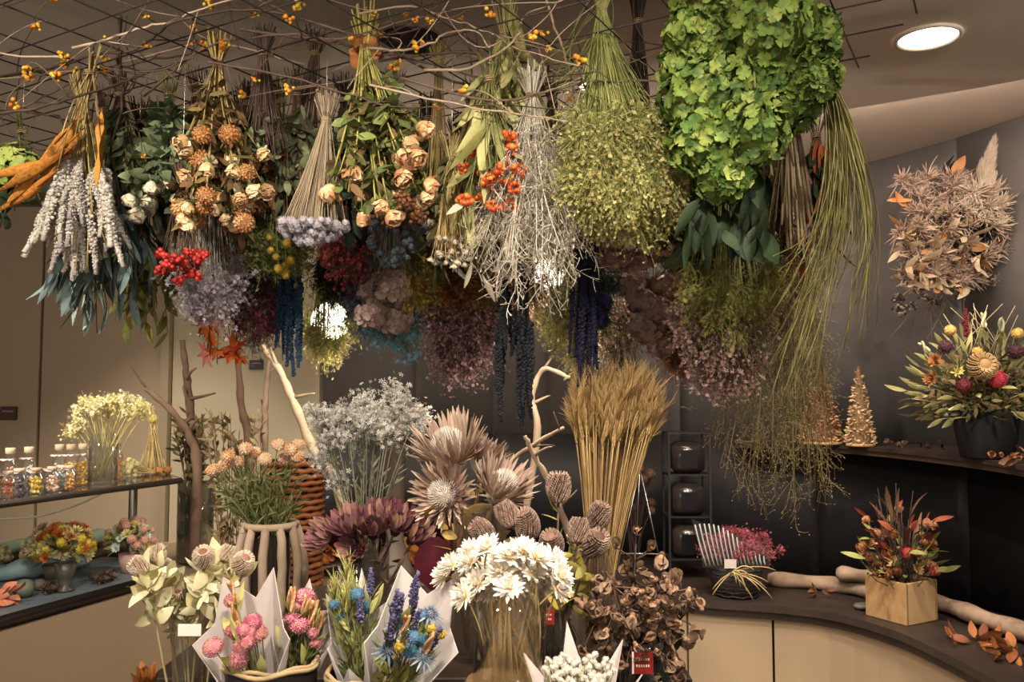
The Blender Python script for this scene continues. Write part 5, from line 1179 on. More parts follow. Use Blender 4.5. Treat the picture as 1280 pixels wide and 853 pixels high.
# leafy brown branches in that vase
BRL = mat('#5f5a38', '#4c482e', '#746c45', '#6b5138', rough=.75)
for k, (lab, xs) in enumerate((('olive brown leafy spray standing behind the peach flowers', (255, 330)), ('dusky leafy spray around the crooked branch', (215, 260)))):
    b = Vector((P(240, 600, 3.6).x, 3.65, .805)) if k else Vector((P(300, 600, 3.4).x, 3.4, 0))
    root, tips, pth = upright_cloud('leafy_spray', lab, b, [P(U(*xs), U(515, 560), b.y+U(-.1, .1)) for _ in range(14)], BRL, STEM_BROWN, 0, 0, r=.002, cat='foliage')
    leaf_mass(root, BRL, pth, 380, .05, .3, .55, 1., .7)
# ------------------------------------------------------------------ left: glass shelf unit with jars
SZ, LZ = 1.17, .82
FA, FB, FC = (-1.905, 1.7), (-1.36, 3.17), (-1.87, 4.1)
def poly(g, pts, z0, z1, mi=0):
    n = len(pts); V = [(x, y, z0) for x, y in pts]+[(x, y, z1) for x, y in pts]
    for i in range(n): 
        pass
    g.add(np.array(V), [np.array([[i, (i+1) % n, n+(i+1) % n, n+i] for i in range(n)])], .5, mi)
    c0 = len(V)
    g.add(np.array([(x, y, z1) for x, y in pts]), [np.array([[0, i, i+1] for i in range(1, n-1)])], .5, mi)
    g.add(np.array([(x, y, z0) for x, y in pts]), [np.array([[0, i+1, i] for i in range(1, n-1)])], .5, mi)
def inset(pts, d):
    c = np.mean(pts, 0); return [tuple(np.array(p)+(c-np.array(p))/np.linalg.norm(c-np.array(p))*d) for p in pts]
unit = thing('display_cabinet', 'beige cabinet with a glass shelf above a blue grey lower shelf', 'cabinet', (-2.0, 2.9, 0))
off = A3((-2.0, 2.9)); L_ = lambda pts: [tuple(A3(p)-off) for p in pts]
up = L_([(-1.905, 1.7), (-1.30, 3.33), (-1.62, 3.75), (-2.9, 3.3), (-2.9, 1.7)])
g = Geo(); poly(g, up, SZ-.012, SZ); obj('glass_shelf', g.mesh('glass_shelf', glass_mat('#9fa39c', .05, .35), False), unit)
fr = A3(up); 
for a, b in ((0, 1), (1, 2)):
    g = Geo(); tubes(g, [[(*fr[a], SZ-.010), (*((fr[a]+fr[b])/2), SZ-.010), (*fr[b], SZ-.010)]], .011, 4); obj('shelf_edge', g.mesh('shelf_edge', mat('#2d2723', '#37302b', rough=.35)), unit)
lowp = L_([(-1.905, 1.7), (-1.36, 3.17), (-1.85, 4.1), (-3.2, 3.6), (-3.2, 1.7)])
g = Geo(); poly(g, lowp, LZ-.03, LZ); obj('lower_shelf', g.mesh('lower_shelf', mat('#65707a', '#5a646c', '#707a82', rough=.4), False), unit)
fr2 = A3(lowp)
for a, b in ((0, 1), (1, 2)):
    g = Geo(); tubes(g, [[(*fr2[a], LZ-.018), (*((fr2[a]+fr2[b])/2), LZ-.018), (*fr2[b], LZ-.018)]], .020, 4); obj('shelf_edge', g.mesh('shelf_edge', mat('#1c1917', '#25211f', rough=.35)), unit)
g = Geo(); poly(g, L_([(-1.93, 1.7), (-1.17, 3.55), (-1.35, 4.3), (-3.2, 3.6), (-3.2, 1.7)]), 0, LZ-.045); obj('carcass', g.mesh('carcass', mat('#8f7a60', '#96816a', rough=.55, noise=2, namp=.2), False), unit)
for px, Y in ((171, 3.3), (-40, 2.5)):
    x = (px-640)/FPX*Y+2.0; g = Geo(); lathe(g, [(.016, LZ), (.016, SZ-.012)], 16, c=(x, Y-2.9, 0)); obj('chrome_post', g.mesh('chrome_post', M_METAL), unit)
g = Geo(); q = crom([P(-20, 650, 3.2), P(30, 648, 3.2), P(60, 643, 3.2), P(100, 630, 3.2), P(140, 611, 3.2)], 8); tubes(g, [q-q[0]], .004, 6); obj('white_cable', g.mesh('white_cable', mat('#e0d8cc', rough=.5)), loc=q[0], label='white power cable looping below the glass shelf', cat='cable')
# plaques on the walls
for px, py, w_, h_, c_, lab in ((8, 517, .10, .085, '#4a3530', 'small brown plaque on the beige wall'), (319, 456, .085, .06, '#3a3a3c', 'small dark sign on the pale wall')):
    p = P(px, py, 5.29); t = thing('wall_plaque', lab, 'plaque', (p.x, 5.315, p.z)); g = Geo(); box(g, (0, 0, 0), (w_, .02, h_), bev=.003); obj('plate', g.mesh('plate', mat(c_, rough=.4), False), t); g = Geo(); box(g, (0, -.011, h_*.15), (w_*.7, .003, h_*.12)); obj('print_line', g.mesh('print_line', mat('#8a7a70', rough=.5), False), t)

# jars of petals
def shelf_pt(px, back, z=SZ):
    """a spot on the shelf: picture column px, `back` metres behind the front edge"""
    q = (px-640)/FPX; a, b = A3((-1.905, 1.7)), A3((-1.30, 3.33)); d = b-a; nrm = norm(A3((-d[1], d[0])))
    a = a+nrm*back; t = (q*a[1]-a[0])/(d[0]-q*d[1]); return a+d*t
JG = glass_mat('#ffffff', .03, .3); CORK = mat('#a8957c', '#98846a', '#b5a58e', rough=.8); RIBN = mat('#b8a8a0', '#a8938c', '#c4b8b0', rough=.7)
def jar(px, back, r, h, col, nm, tall, z=SZ):
    x, y = shelf_pt(px, back, z); t = thing('petal_jar', nm, 'jar', (x, y, z+.001))
    sh_ = .72 if tall else .8
    g = Geo(); lathe(g, [(.001, 0), (r*.92, 0), (r, .006), (r, h*sh_*.85), (r*.6, h*sh_), (r*.6, h*.9), (r*.68, h*.92)], 20); obj('glass', g.mesh('glass', JG), t)
    g = Geo(); n = 70; a = U(0, 6.28, n); q = r*.8*np.sqrt(U(0, 1, n)); p = np.stack([np.cos(a)*q, np.sin(a)*q, U(.006, h*sh_*.78, n)], -1)
    inst(g, ICO0, p, rng.normal(0, 1, (n, 3)), 0, r*.2*U(.7, 1.3, n), U(0, 1, n)); obj('petals', g.mesh('petals', mat(*col, rough=.7)), t, kind='stuff')
    g = Geo(); lathe(g, [(r*.6, h*.86), (r*.72, h*.88), (r*.72, h*1.0), (.001, h*1.0)], 16); obj('lid', g.mesh('lid', CORK), t)
    g = Geo(); 
    for s in (-1, 1): inst(g, leafT(.6, .4, .2, 3), [(s*.004, -r*.62, h*sh_*1.02)], [(s, -.35, -.25 if tall else .2)], s*.6, r*1.0, U(0, 1))
    a = np.linspace(0, 2*PI, 14); tubes(g, [np.stack([np.cos(a)*r*.63, np.sin(a)*r*.63, np.full(14, h*sh_*1.03)], -1)], r*.09, 4)
    obj('ribbon_bow', g.mesh('ribbon_bow', RIBN), t)
jars = [(-4, .07, 'tall bottle of rose petals at the shelf end', 1, ('#c9a090', '#b58878', '#d9b8a8')), (17, .16, 'tall bottle of dusty pink petals', 1, ('#b5897c', '#a0746a', '#c9a094')), (40, .15, 'tall bottle with a bright blue flower', 1, ('#5a9ac0', '#d9d4cc', '#d0c8c0', '#4a8ab0')),
        (15, .06, 'squat jar of rust petals', 0, ('#a8603a', '#8c4a2c', '#c07a50')), (29, .10, 'squat jar of near black petals', 0, ('#2a2430', '#3a3040', '#8a7a80')), (50, .07, 'squat jar of yellow petals', 0, ('#cfae3c', '#b8942c', '#dcc468')),
        (78, .17, 'tallest bottle of white petals', 1, ('#d9d4cc', '#c4bdb4', '#b0a8a0')), (70, .06, 'squat jar of orange and white petals', 0, ('#c98a55', '#e0d4c4', '#b06a3c')), (82, .07, 'squat jar of teal petals', 0, ('#2a8a98', '#c9c0b8', '#3a9aa8')),
        (92, .14, 'tall bottle of yellow flowers', 1, ('#d0a83c', '#b8902c', '#a88aa0')), (91, .05, 'squat jar of amber petals', 0, ('#b87a3c', '#a0682c', '#d09a58')), (107, .13, 'tall bottle of amber petals beside the glass tumbler', 1, ('#c99a30', '#b08020', '#d9b050')), (150, .2, 'bottle of orange petals behind the glass tumbler', 1, ('#c07030', '#a85c24', '#d08a48'))]
for px, back, nm, tall, col in jars: jar(px, back, .021 if tall else .023, .15 if tall else .085, col, nm, tall)
# cream statice in a tumbler
x, y = shelf_pt(133, .10); zb = SZ+.001
gvase('clear ribbed tumbler of cream statice on the glass shelf', x, y, zb, .05, .185, m=JG, name='glass_tumbler', cat='tumbler')
root, tips, pth = upright_cloud('cream_statice_bouquet', 'cream yellow statice fanning out of the tumbler', Vector((x, y, zb+.005)), [P(88+96*u+U(-4, 4), 516+U(-8, 10)-10*math.sin(PI*u)+(14 if u < .1 else 0), y+U(-.08, .08)) for u in np.linspace(0, 1, 24)], mat('#ded39a', '#cbbf7c', '#ece4bc', rough=.8), mat('#b5a868', '#a0945a', rough=.8), 60, .006, .012, .002)
# small dried bunches lying on the shelf
def tiny_bunch(nm, label, px, back, d, L, col, z=SZ, n=24):
    x, y = shelf_pt(px, back); root = thing(nm, label, 'dried flowers', (x, y, z+.022)); d = norm(A3(d)); tips = d*L+rng.normal(0, L*.16, (n, 3)); tips[:, 2] = np.maximum(tips[:, 2], -.012)
    g = Geo(); tubes(g, bez(rng.normal(0, .004, (n, 3)), tips*.5, tips, 4), .0013, 4, U(0, 1, n)); obj('stems', g.mesh('stems', STEM_STRAW), root, kind='stuff')
    heads(root, 'flower_head', lib(nm, h_ball, .012, mat(*col, rough=.8), 24, 1., .4), tips, tips, 1.)
tiny_bunch('cream_posy', 'cream posy lying at the end of the glass shelf', 195, .12, (-1, -.1, .15), .09, ('#d9cf9c', '#c9bc80', '#e6deb8'))
x, y = shelf_pt(196, .22); root = thing('straw_cone_posy', 'small straw bunch standing upside down like a cone on the shelf', 'dried flowers', (x, y, SZ+.001)); n = 40; a = U(0, 6.28, n); b = np.stack([np.cos(a)*.075*U(.3, 1, n), np.sin(a)*.05, 0*a+.004], -1); e = np.stack([rng.normal(-.01, .006, n), rng.normal(0, .006, n), U(.18, .22, n)], -1)
g = Geo(); tubes(g, bez(b, b*.3+e*.6, e, 5), .0015, 4, U(0, 1, n)); obj('stems', g.mesh('stems', STEM_STRAW), root, kind='stuff')
obj('flower_head', h_ball(.022, mat('#d6c878', '#c4b460', rough=.8), 40), root, loc=(-.01, 0, .225)); heads(root, 'flower_head', lib('scp', h_ball, .016, mat('#b07a45', '#99683a', rough=.8), 30), b[::4]+np.array([0, 0, .012]), b[::4]+np.array([0, 0, .01]), 1.)

# lower shelf: mini arrangements, painted driftwood, stones
def low_pt(px, Y): return ((px-640)/FPX*Y, Y)
def mini(label, px, Y, cols, n, R, potc, ph=.05, foot=True, zc=LZ):
    x, y = low_pt(px, Y); t = thing('mini_arrangement', label, 'arrangement', (x, y, zc+.001)); r = R*.42
    g = Geo(); lathe(g, [(.001, 0), (r*.9, 0), (r*.9, .006), (r*.45, .014), (r*.8, ph*.5), (r*1.05, ph), (r*.9, ph), (.001, ph-.01)] if foot else [(.001, 0), (r*.8, 0), (r*1.1, ph), (r*.95, ph), (.001, ph-.01)], 20); obj('pot', g.mesh('pot', potc), t)
    c_ = ph+R*.45
    for k, col in enumerate(cols):
        hm = lib('mini'+label+str(k), h_ball if k % 2 else h_daisy, *((R*.2, mat(*col, rough=.75), 30, 1., .4) if k % 2 else (R*.26, mat(*col, rough=.75), mat(*col[::-1], rough=.75), 3, 12, .3)))
        p = fib(n, -.1, 1)[rng.permutation(n)[:n//len(cols)]]*R*U(.8, 1.05); heads(t, 'flower_head', hm, p+np.array([0, 0, c_]), p, 1.)
    g = Geo(); p = fib(60, -.3, .9); inst(g, leafT(.3, .2, .1, 3), p*R*.5+np.array([0, 0, c_]), jit(p, .3), U(0, 6, 60), R*.65, U(0, 1, 60)); obj('foliage', g.mesh('foliage', mat('#8a8a58', '#6f7046', '#a8a578', rough=.7)), t, kind='stuff')
mini('small amber and yellow arrangement in a dark footed pot', 90, 2.95, [('#b86a2c', '#a0561f'), ('#cdb84a', '#b8a038'), ('#c9bf8a', '#b0a468')], 60, .085, mat('#3a3a34', '#46463e', rough=.35), .095)
mini('cream and pale blue arrangement behind the footed pot', 78, 3.15, [('#e3d8bc', '#d0c4a0'), ('#9cc0c4', '#e0d4b4'), ('#d9b07a', '#e6dcc0')], 54, .10, mat('#8a7a6a', rough=.6), .05, False)
mini('pastel arrangement in a pale pink ribbed pot at the shelf end', 168, 3.25, [('#d9cc84', '#c9ba6c'), ('#d0a48c', '#bc8878'), ('#e6dccc', '#b8d0c8')], 54, .085, mat('#b89a90', '#a88a80', rough=.6), .07, False)
mini('cream arrangement at the open end of the lower shelf', -6, 3.1, [('#e6dcc0', '#d0c49c'), ('#d9cfa8', '#c4b888')], 40, .07, mat('#7a6a5c', rough=.6), .04, False)
def log(label, a, b, r, m, nm='painted_driftwood'):
    a, b = A3(a), A3(b); t = np.linspace(0, 1, 10)[:, None]; q = (b-a)*t; q[1:-1] += rng.normal(0, r*.15, (8, 3)); g = Geo(); tubes(g, [q], r*(1+.1*np.sin(np.arange(10)*1.7))*np.array([.6]+[1]*8+[.55]), 10); return obj(nm, g.mesh(nm, m), loc=a, label=label, cat='driftwood')
log('pale mint painted driftwood on top of the blue one', (*low_pt(-40, 3.1), LZ+.105), (*low_pt(152, 3.45), LZ+.105), .026, mat('#c4d2bc', '#aebfa8', '#d2dac6', rough=.8, noise=12, namp=.5))
log('blue grey painted driftwood lying on the lower shelf', (*low_pt(-40, 3.0), LZ+.036), (*low_pt(120, 3.32), LZ+.036), .034, mat('#a4c0ca', '#8eacb6', '#b6ccd0', rough=.8, noise=12, namp=.5))
log('brown driftwood behind the blue painted one', (*low_pt(-40, 3.2), LZ+.036), (*low_pt(180, 3.58), LZ+.036), .034, WOOD_DARK)
def stone(label, px, Y, r, m, nm='stone', cat='stone', sq=.85):
    x, y = low_pt(px, Y); V = ICO2[0]*np.array([1, .9, sq])*r; V = V*(1+.05*np.sin(V*70).sum(1))[:, None]; g = Geo(); g.add(V, ICO2[1], .5); return obj(nm, g.mesh(nm, m), loc=(x, y, LZ-V[:, 2].min()), label=label, cat=cat)
stone('round grey green stone on the lower shelf', 38, 2.85, .036, mat('#6f7264', '#5c5f54', '#858875', rough=.6))
stone('small dark stone beside the round one', 58, 2.95, .024, mat('#4a4640', '#5a544c', rough=.6)); stone('flat brown pebble behind the footed pot', 128, 3.12, .03, mat('#5c5248', '#4c443c', rough=.6), sq=.5)
for k, (px, Y, lab) in enumerate(((135, 3.05, 'dark pine cone near the pastel pot'), (146, 3.1, 'pine cone lying against the pastel pot'), (70, 2.9, 'grey pine cone beside the round stone'))):
    x, y = low_pt(px, Y); t = thing('pine_cone', lab, 'pine cone', (x, y, LZ+.022)); n = 60; z = np.linspace(-.03, .03, n); a = np.arange(n)*2.4; rr = .02*np.sqrt(np.maximum(1-(z/.034)**2, .05)); d = np.stack([np.cos(a), z*0+.25, np.sin(a)], -1); g = Geo(); inst(g, leafT(.9, .3, .2, 2), np.stack([np.cos(a)*rr*.5, z, np.sin(a)*rr*.5], -1), d, 0, .014, U(0, 1, n)); inst(g, ICO1, [(0, 0, 0)], (0, 0, 1), 0, np.array([[.012, .03, .012]]), .2); obj('scales', g.mesh('scales', mat('#5a463a', '#483830', '#6c5648', rough=.8)), t, kind='stuff')
x, y = low_pt(8, 2.75); root = thing('coral_leaf_heap', 'heap of coral orange dried leaves on the lower shelf', 'dried leaves', (x, y, LZ))
heads(root, 'leaf', lib('coral', h_leaf, .06, .5, mat('#c06a50', '#a85540', '#d48a6c', rough=.7), .4), np.stack([U(-.06, .06, 22), U(-.06, .06, 22), U(.005, .045, 22)], -1), jit(rng.normal(0, 1, (22, 3))*np.array([1, 1, .3]), .1), 1.)

# ------------------------------------------------------------------ right: wall arrangement
def at_wall(px, py, gap=.1):
    """a point in front of the curved wall seen at a picture spot"""
    q = (px-640)/FPX; r = WALL[:, 0]/np.maximum(WALL[:, 1], .2); i = int(np.argmax((r >= q) & (WALL[:, 1] > 1))); Y = WALL[i, 1]; return P(px, py, Y-gap)
wp = at_wall(1190, 290, .12)
wa = thing('wall_arrangement', 'large wall bouquet of pampas, bleached grasses and rust leaves on the dark wall', 'arrangement', wp)
def wpos(px, py, g_=.0): return A3(P(px, py, wp.y-g_)-wp)
g = Geo(); inst(g, ICO1, [(0, .04, 0)], (0, 0, 1), 0, np.array([[.13, .06, .17]]), .5); obj('moss_base', g.mesh('moss_base', mat('#4a3e34', '#5a4c40', rough=.9)), wa)
PMP = mat('#cdbaa6', '#b8a490', '#dccdbb', rough=.9); PM2 = mat('#b89e8e', '#a08878', '#ccb6a4', '#8c7468', rough=.9)
for a, b, s in (((1225, 235), (1245, 175), 1.), ((1232, 240), (1285, 205), 1.), ((1225, 265), (1270, 240), 1.1), ((1225, 260), (1240, 220), .9), ((1238, 262), (1279, 196), 1.1)):
    p0, p1 = wpos(*a, .12), wpos(*b, .15); obj('plume', h_plume(np.linalg.norm(p1-p0), .045*s, PMP, 1100), wa, M=MX(p0, p1-p0, 0, 1.))
for k in range(90):
    p = wpos(U(1122, 1252), U(222, 360), U(.03, .16)); obj('grass_tuft', pick(lib('tuft', h_tuft, .075, PM2)), wa, M=MX(p, A3((U(-.8, .5), -1, U(-.3, .5))), U(0, 6), U(.8, 1.3)))
for k in range(16):
    p = wpos(U(1205, 1250), U(240, 285), U(.12, .2)); obj('pale_tuft', pick(lib('ptuft', h_tuft, .08, PMP, 80)), wa, M=MX(p, A3((U(-.4, .6), -1, U(-.5, .5))), U(0, 6), U(.8, 1.3)))
lm_r = lib('warust', h_leaf, .11, .42, mat('#b0622c', '#964e24', '#c88a50', '#b89068', rough=.7), .3)
for (x, y, d) in ((1135, 285, (-1, -.2, .1)), (1142, 250, (-1, -.2, .2)), (1134, 258, (-.8, 0, .5)), (1192, 222, (.1, -.3, .6)), (1180, 300, (-.3, -1, -.2)), (1205, 280, (.5, -.8, .7)), (1165, 315, (-.6, -.8, .1)), (1195, 320, (.2, -1, -.5)), (1215, 320, (.7, -.6, -.4)), (1150, 305, (-.9, -.5, -.2)), (1170, 355, (0, -.8, -1)), (1185, 345, (.3, -.8, -.6)), (1158, 335, (-.5, -.8, -.4)), (1210, 310, (.6, -.8, 0))):
    obj('leaf', pick(lm_r), wa, M=MX(wpos(x, y, .14), A3(d), U(0, 6), U(.85, 1.2)))
CRB = lib('wabr', h_leaf, .095, .3, mat('#c4ad92', '#b09878', '#d4c2a8', rough=.75), .35)
heads(wa, 'bleached_leaf', CRB, [wpos(U(1120, 1222), U(275, 360), U(.1, .18)) for _ in range(95)], jit(A3([(U(-.9, .4), -.8, U(-.9, .3)) for _ in range(95)]), .2), 1.1)
DB = mat('#3a322c', '#2c2622', '#5c5044', '#9c8c78', rough=.8)
heads(wa, 'seed_head', lib('wabk', h_berries, 22, .035, .007, DB, STEM_DARK), [wpos(*q, .1) for q in ((1125, 372), (1140, 380), (1155, 368), (1170, 375), (1125, 385), (1148, 358))], [(-.3, -.4, -1)]*6, 1.)
heads(wa, 'dark_leaf', lib('wadk', h_leaf, .10, .22, mat('#2a2624', '#221f1e', '#383230', rough=.8), .3), [wpos(U(1215, 1262), U(280, 330), U(0, .08)) for _ in range(34)], jit(A3([(U(.1, 1), -.2, U(-1, .5)) for _ in range(34)]), .2), 1.)  # dark leaves put in for the shadow on the bouquet's right side
heads(wa, 'dark_leaf', lib('wadk', h_leaf, .10, .22, DB, .3), [wpos(U(1175, 1200), U(215, 240), .05) for _ in range(10)], jit(A3([(U(-.4, .4), -.2, 1) for _ in range(10)]), .2), 1.)
g = Geo(); n = 14; p0 = A3([wpos(U(1140, 1200), U(330, 370), .1) for _ in range(n)]); p2 = A3([wpos(U(1110, 1230), U(390, 440), .05) for _ in range(n)]); tubes(g, bez(p0, (p0+p2)/2+rng.normal(0, .03, p0.shape), p2, 6), .0016, 4, U(0, 1, n)); obj('trailing_stems', g.mesh('trailing_stems', mat('#a8937c', '#4a3e36', '#8a7664', rough=.8)), wa, kind='stuff')

# bucket arrangement on the shelf
SHZ = 1.23
def on_shelf(px, Y): return ((px-640)/FPX*Y, Y)
bx, by = on_shelf(1230, 3.55); ba = thing('bucket_arrangement', 'full arrangement of proteas, wheat and crimson blooms in a black bucket', 'arrangement', (bx, by, SHZ+.001))
bh = P(1230, 512, by).z-SHZ
g = Geo(); lathe(g, [(.001, 0), (.098, 0), (.102, .008), (.135, bh), (.128, bh), (.09, .02), (.001, .02)], 32); obj('bucket', g.mesh('bucket', mat('#0f0f0f', '#141313', rough=.7, spec=.15)), ba)
def bp(px, py, Y): return A3(P(px, py, Y))-A3((bx, by, SHZ+.001))
KH = mat('#7c7844', '#646236', '#948c5a', '#52522f', rough=.7)
n = 150; c0 = np.array([0, 0, bh-.02]); dd = fib(n, -.35, 1); tp = dd*np.array([.30, .20, .27])*U(.75, 1.08, n)[:, None]+c0+np.array([0, 0, .06]); tp[:, 2] = np.maximum(tp[:, 2], bh-.05)
g = Geo(); tubes(g, bez(np.tile(c0, (n, 1)), c0+(tp-c0)*np.array([.4, .4, .6]), tp, 6), .0018, 4, U(0, 1, n)); obj('stems', g.mesh('stems', KH), ba, kind='stuff')
heads(ba, 'leaf', lib('bal', h_leaf, .085, .22, KH, .35, nvar=5), tp, dd, 1., .3)
heads(ba, 'leaf', lib('bal2', h_leaf, .09, .2, mat('#b5ac7c', '#9c9460', '#cbc298', rough=.7), .35), tp[::6]*.95+np.array([0, 0, .01]), jit(dd[::6], .3), 1., .3)
g = Geo(); n2 = 900; p = fib(n2, -.3, 1)*np.array([.26, .18, .22])*U(.4, .95, n2)[:, None]+c0+np.array([0, 0, .05]); p = p[p[:, 2] > bh-.03]; inst(g, leafT(.35, .2, .1, 3), p, jit(rng.normal(0, 1, p.shape), .1), U(0, 6, len(p)), .05, U(0, 1, len(p))); obj('foliage', g.mesh('foliage', mat('#4a4a2c', '#3a3a24', '#66623a', '#6a4a34', rough=.8)), ba, kind='stuff')
BAN = mat('#a8855c', '#8f6e48', '#bd9c72', rough=.8)
for nm, mesh_, px, py, s, d in (('banksia_cone', h_banksia(.05, .075, BAN, mat('#b5976c', '#9c7f58', rough=.8)), 1222, 462, 1., (-.1, -1, .3)),
        ('crimson_bloom', h_ball(.038, mat('#b02c40', '#9a2036', '#c44858', rough=.7), 90, .8, .3), 1247, 474, 1., (0, -1, .3)), ('burgundy_bloom', h_ball(.034, mat('#5a2026', '#48181e', '#6e2c30', rough=.7), 80, .9, .3), 1204, 482, 1., (0, -1, .2)),
        ('yellow_bloom', h_ball(.024, mat('#c9a050', '#b58c40', '#d9b870', rough=.7), 50, 1, .3), 1188, 413, 1., (0, -.6, 1)), ('yellow_bloom', h_ball(.022, mat('#c9a050', '#b58c40', '#d9b870', rough=.7), 50, 1, .3), 1222, 440, 1., (0, -.8, .6)),
        ('yellow_bloom', h_ball(.024, mat('#c9a050', '#b58c40', '#d9b870', rough=.7), 50, 1, .3), 1272, 417, 1., (.3, -.6, .8)), ('amaranth_spike', h_spike(.11, .011, mat('#6b1a2c', '#581424', '#7d2438', rough=.8), 110), 1208, 420, 1., (-.05, -.1, 1)),
        ('star_bloom', h_daisy(.03, mat('#c4b870', '#aca058', rough=.7), mat('#8a7c40', rough=.7), 2, 8, .3), 1196, 466, 1., (-.1, -1, .3)), ('plum_bloom', h_ball(.03, mat('#4a2c38', '#3c222e', rough=.7), 60, 1, .3), 1182, 434, 1., (-.3, -.8, .5)),
        ('copper_bloom', h_daisy(.035, mat('#a06a3c', '#8a5830', rough=.7), mat('#6a4a2c', rough=.7), 3, 14, .25), 1170, 452, 1., (-.5, -.8, .4)), ('grey_bud', h_ear(.05, .013, mat('#8a8a6c', '#74745a', rough=.8), 0), 1252, 415, 1., (0, 0, 1)), ('plum_bloom', h_ball(.034, mat('#4a2430', '#3c1c28', rough=.7), 60, 1, .3), 1270, 440, 1., (.2, -.9, .4)),
        ('copper_bloom', h_daisy(.035, mat('#a06a3c', '#8a5830', rough=.7), mat('#6a4a2c', rough=.7), 3, 14, .25), 1165, 474, 1., (-.7, -.7, .1)), ('cream_bud', h_ear(.05, .012, mat('#c9bc98', '#b5a880', rough=.8), 0), 1230, 408, 1., (0, 0, 1)), ('cream_bud', h_ear(.05, .012, mat('#c9bc98', '#b5a880', rough=.8), 0), 1160, 440, 1., (-.7, -.3, .7))):
    obj(nm, mesh_, ba, M=MX(bp(px, py, by-.17), A3(d), U(0, 6), s))
g = Geo(); n = 12; p0 = A3([bp(U(1185, 1260), 440, by) for _ in range(n)]); p2 = A3([bp(U(1175, 1275), U(375, 400), by) for _ in range(n)]); tubes(g, bez(p0, (p0+p2)/2, p2, 4), .002, 4, U(0, 1, n)); obj('tall_stems', g.mesh('tall_stems', mat('#5a4a38', '#b5a684', rough=.8)), ba, kind='stuff')

# cone trees
def cone_tree(px, Y, h, r, m1, m2, label):
    x, y = on_shelf(px, Y); t = thing('cone_tree', label, 'cone ornament', (x, y, SHZ+.001))
    g = Geo(); lathe(g, [(.001, 0), (r*1.02, 0), (r*1.05, .006), (r*1.02, .014), (.001, .014)], 24); obj('base', g.mesh('base', mat('#b59468', '#a5845a', rough=.8)), t)
    g = Geo(); lathe(g, [(r*.93, .012), (.006, h)], 20); obj('core', g.mesh('core', m2), t)
    g = Geo(); n = 340; z = 1-np.sqrt(1-(np.arange(n)+.5)/n); a = np.arange(n)*2.4; rr = r*.95*(1-z); d = np.stack([np.cos(a), np.sin(a), .5+0*a], -1); loc = np.stack([np.cos(a)*rr, np.sin(a)*rr, .014+z*(h-.014)], -1)
    inst(g, leafT(.5, .5, .2, 3), loc, jit(d, .5), U(0, 6, n), .024, U(0, 1, n)); obj('shavings', g.mesh('shavings', m1), t, kind='stuff')
cone_tree(1073, 4.35, P(1073, 458, 4.35).z-SHZ, .068, mat('#b5966c', '#9c7d55', '#c9ae88', rough=.8), mat('#6a5238', rough=.8), 'slim cone tree of pale wood shavings on the wall shelf')
cone_tree(1024, 4.55, P(1024, 455, 4.55).z-SHZ, .11, mat('#a06a48', '#8a5638', '#b58562', '#8a7a4a', rough=.8), mat('#5a3826', rough=.8), 'wide cone tree of reddish shavings behind the fine twigs')
# dried things on the shelf and counter
def leaf_heap(label, x, y, z, r, n, L, cols, nm='dried_leaf_heap', cat='dried leaves', h=.05):
    root = thing(nm, label, cat, (x, y, z)); a = U(0, 6.28, n); q = r*np.sqrt(U(0, 1, n))
    heads(root, 'leaf', lib(nm+label, h_leaf, L, .5, mat(*cols, rough=.7), .45, .2, 5, .7), np.stack([np.cos(a)*q, np.sin(a)*q*.7, U(.004, h, n)], -1), jit(np.stack([np.cos(a), np.sin(a), U(-.1, .5, n)], -1), .3), 1.)
def seed_heap(label, x, y, z, n, cols, r=.016):
    root = thing('seed_pod_cluster', label, 'seed pods', (x, y, z)); a = U(0, 6.28, n); q = .05*np.sqrt(U(0, 1, n))
    heads(root, 'pod', lib('sp'+label, h_pod, r, mat(*cols, rough=.7), mat(cols[0], rough=.7)), np.stack([np.cos(a)*q*1.4, np.sin(a)*q*.6, U(.012, .04, n)], -1), jit(np.tile([0, -.5, .6], (n, 1)), .6), 1.)
seed_heap('cluster of brown pods beside the slim cone tree', *on_shelf(1118, 4.12), SHZ, 9, ('#5a4436', '#47352a'))
seed_heap('cluster of dark pods next to the black bucket', *on_shelf(1160, 3.9), SHZ, 10, ('#3a2c26', '#2e231e'))
seed_heap('cluster of copper pods at the widening of the wall shelf', *on_shelf(1255, 3.3), SHZ, 9, ('#8a5a38', '#6e452a', '#a87850'), .02)
leaf_heap('curled brown leaf spray on the wall shelf beside the copper pods', *on_shelf(1290, 3.25), SHZ, .07, 12, .07, ('#6e4a34', '#59392a', '#84604a'))
CZ = .46
def on_counter(px, Y): return ((px-640)/FPX*Y, Y)
leaf_heap('small curled leaf on the counter beside the driftwood', *on_counter(1020, 4.35), CZ, .035, 6, .05, ('#6e4630', '#593826'))
leaf_heap('copper oak leaves on the counter past the wooden box', *on_counter(1205, 3.55), CZ, .08, 16, .07, ('#8a5030', '#6e3e26', '#a0663c'))
leaf_heap('large copper leaf pile at the counter end', *on_counter(1262, 3.38), CZ, .10, 22, .08, ('#94562e', '#784326', '#ad7040'))
leaf_heap('rust leaf litter on the counter behind the burgundy proteas', *on_counter(418, 5.2), CZ, .12, 40, .1, ('#a8622a', '#8a4d22', '#bd7c3c'), h=.12)
leaf_heap('amber leaf litter on the counter behind the king proteas', *on_counter(540, 5.25), CZ, .18, 44, .1, ('#b06a2c', '#945423', '#c4883f'), h=.12)
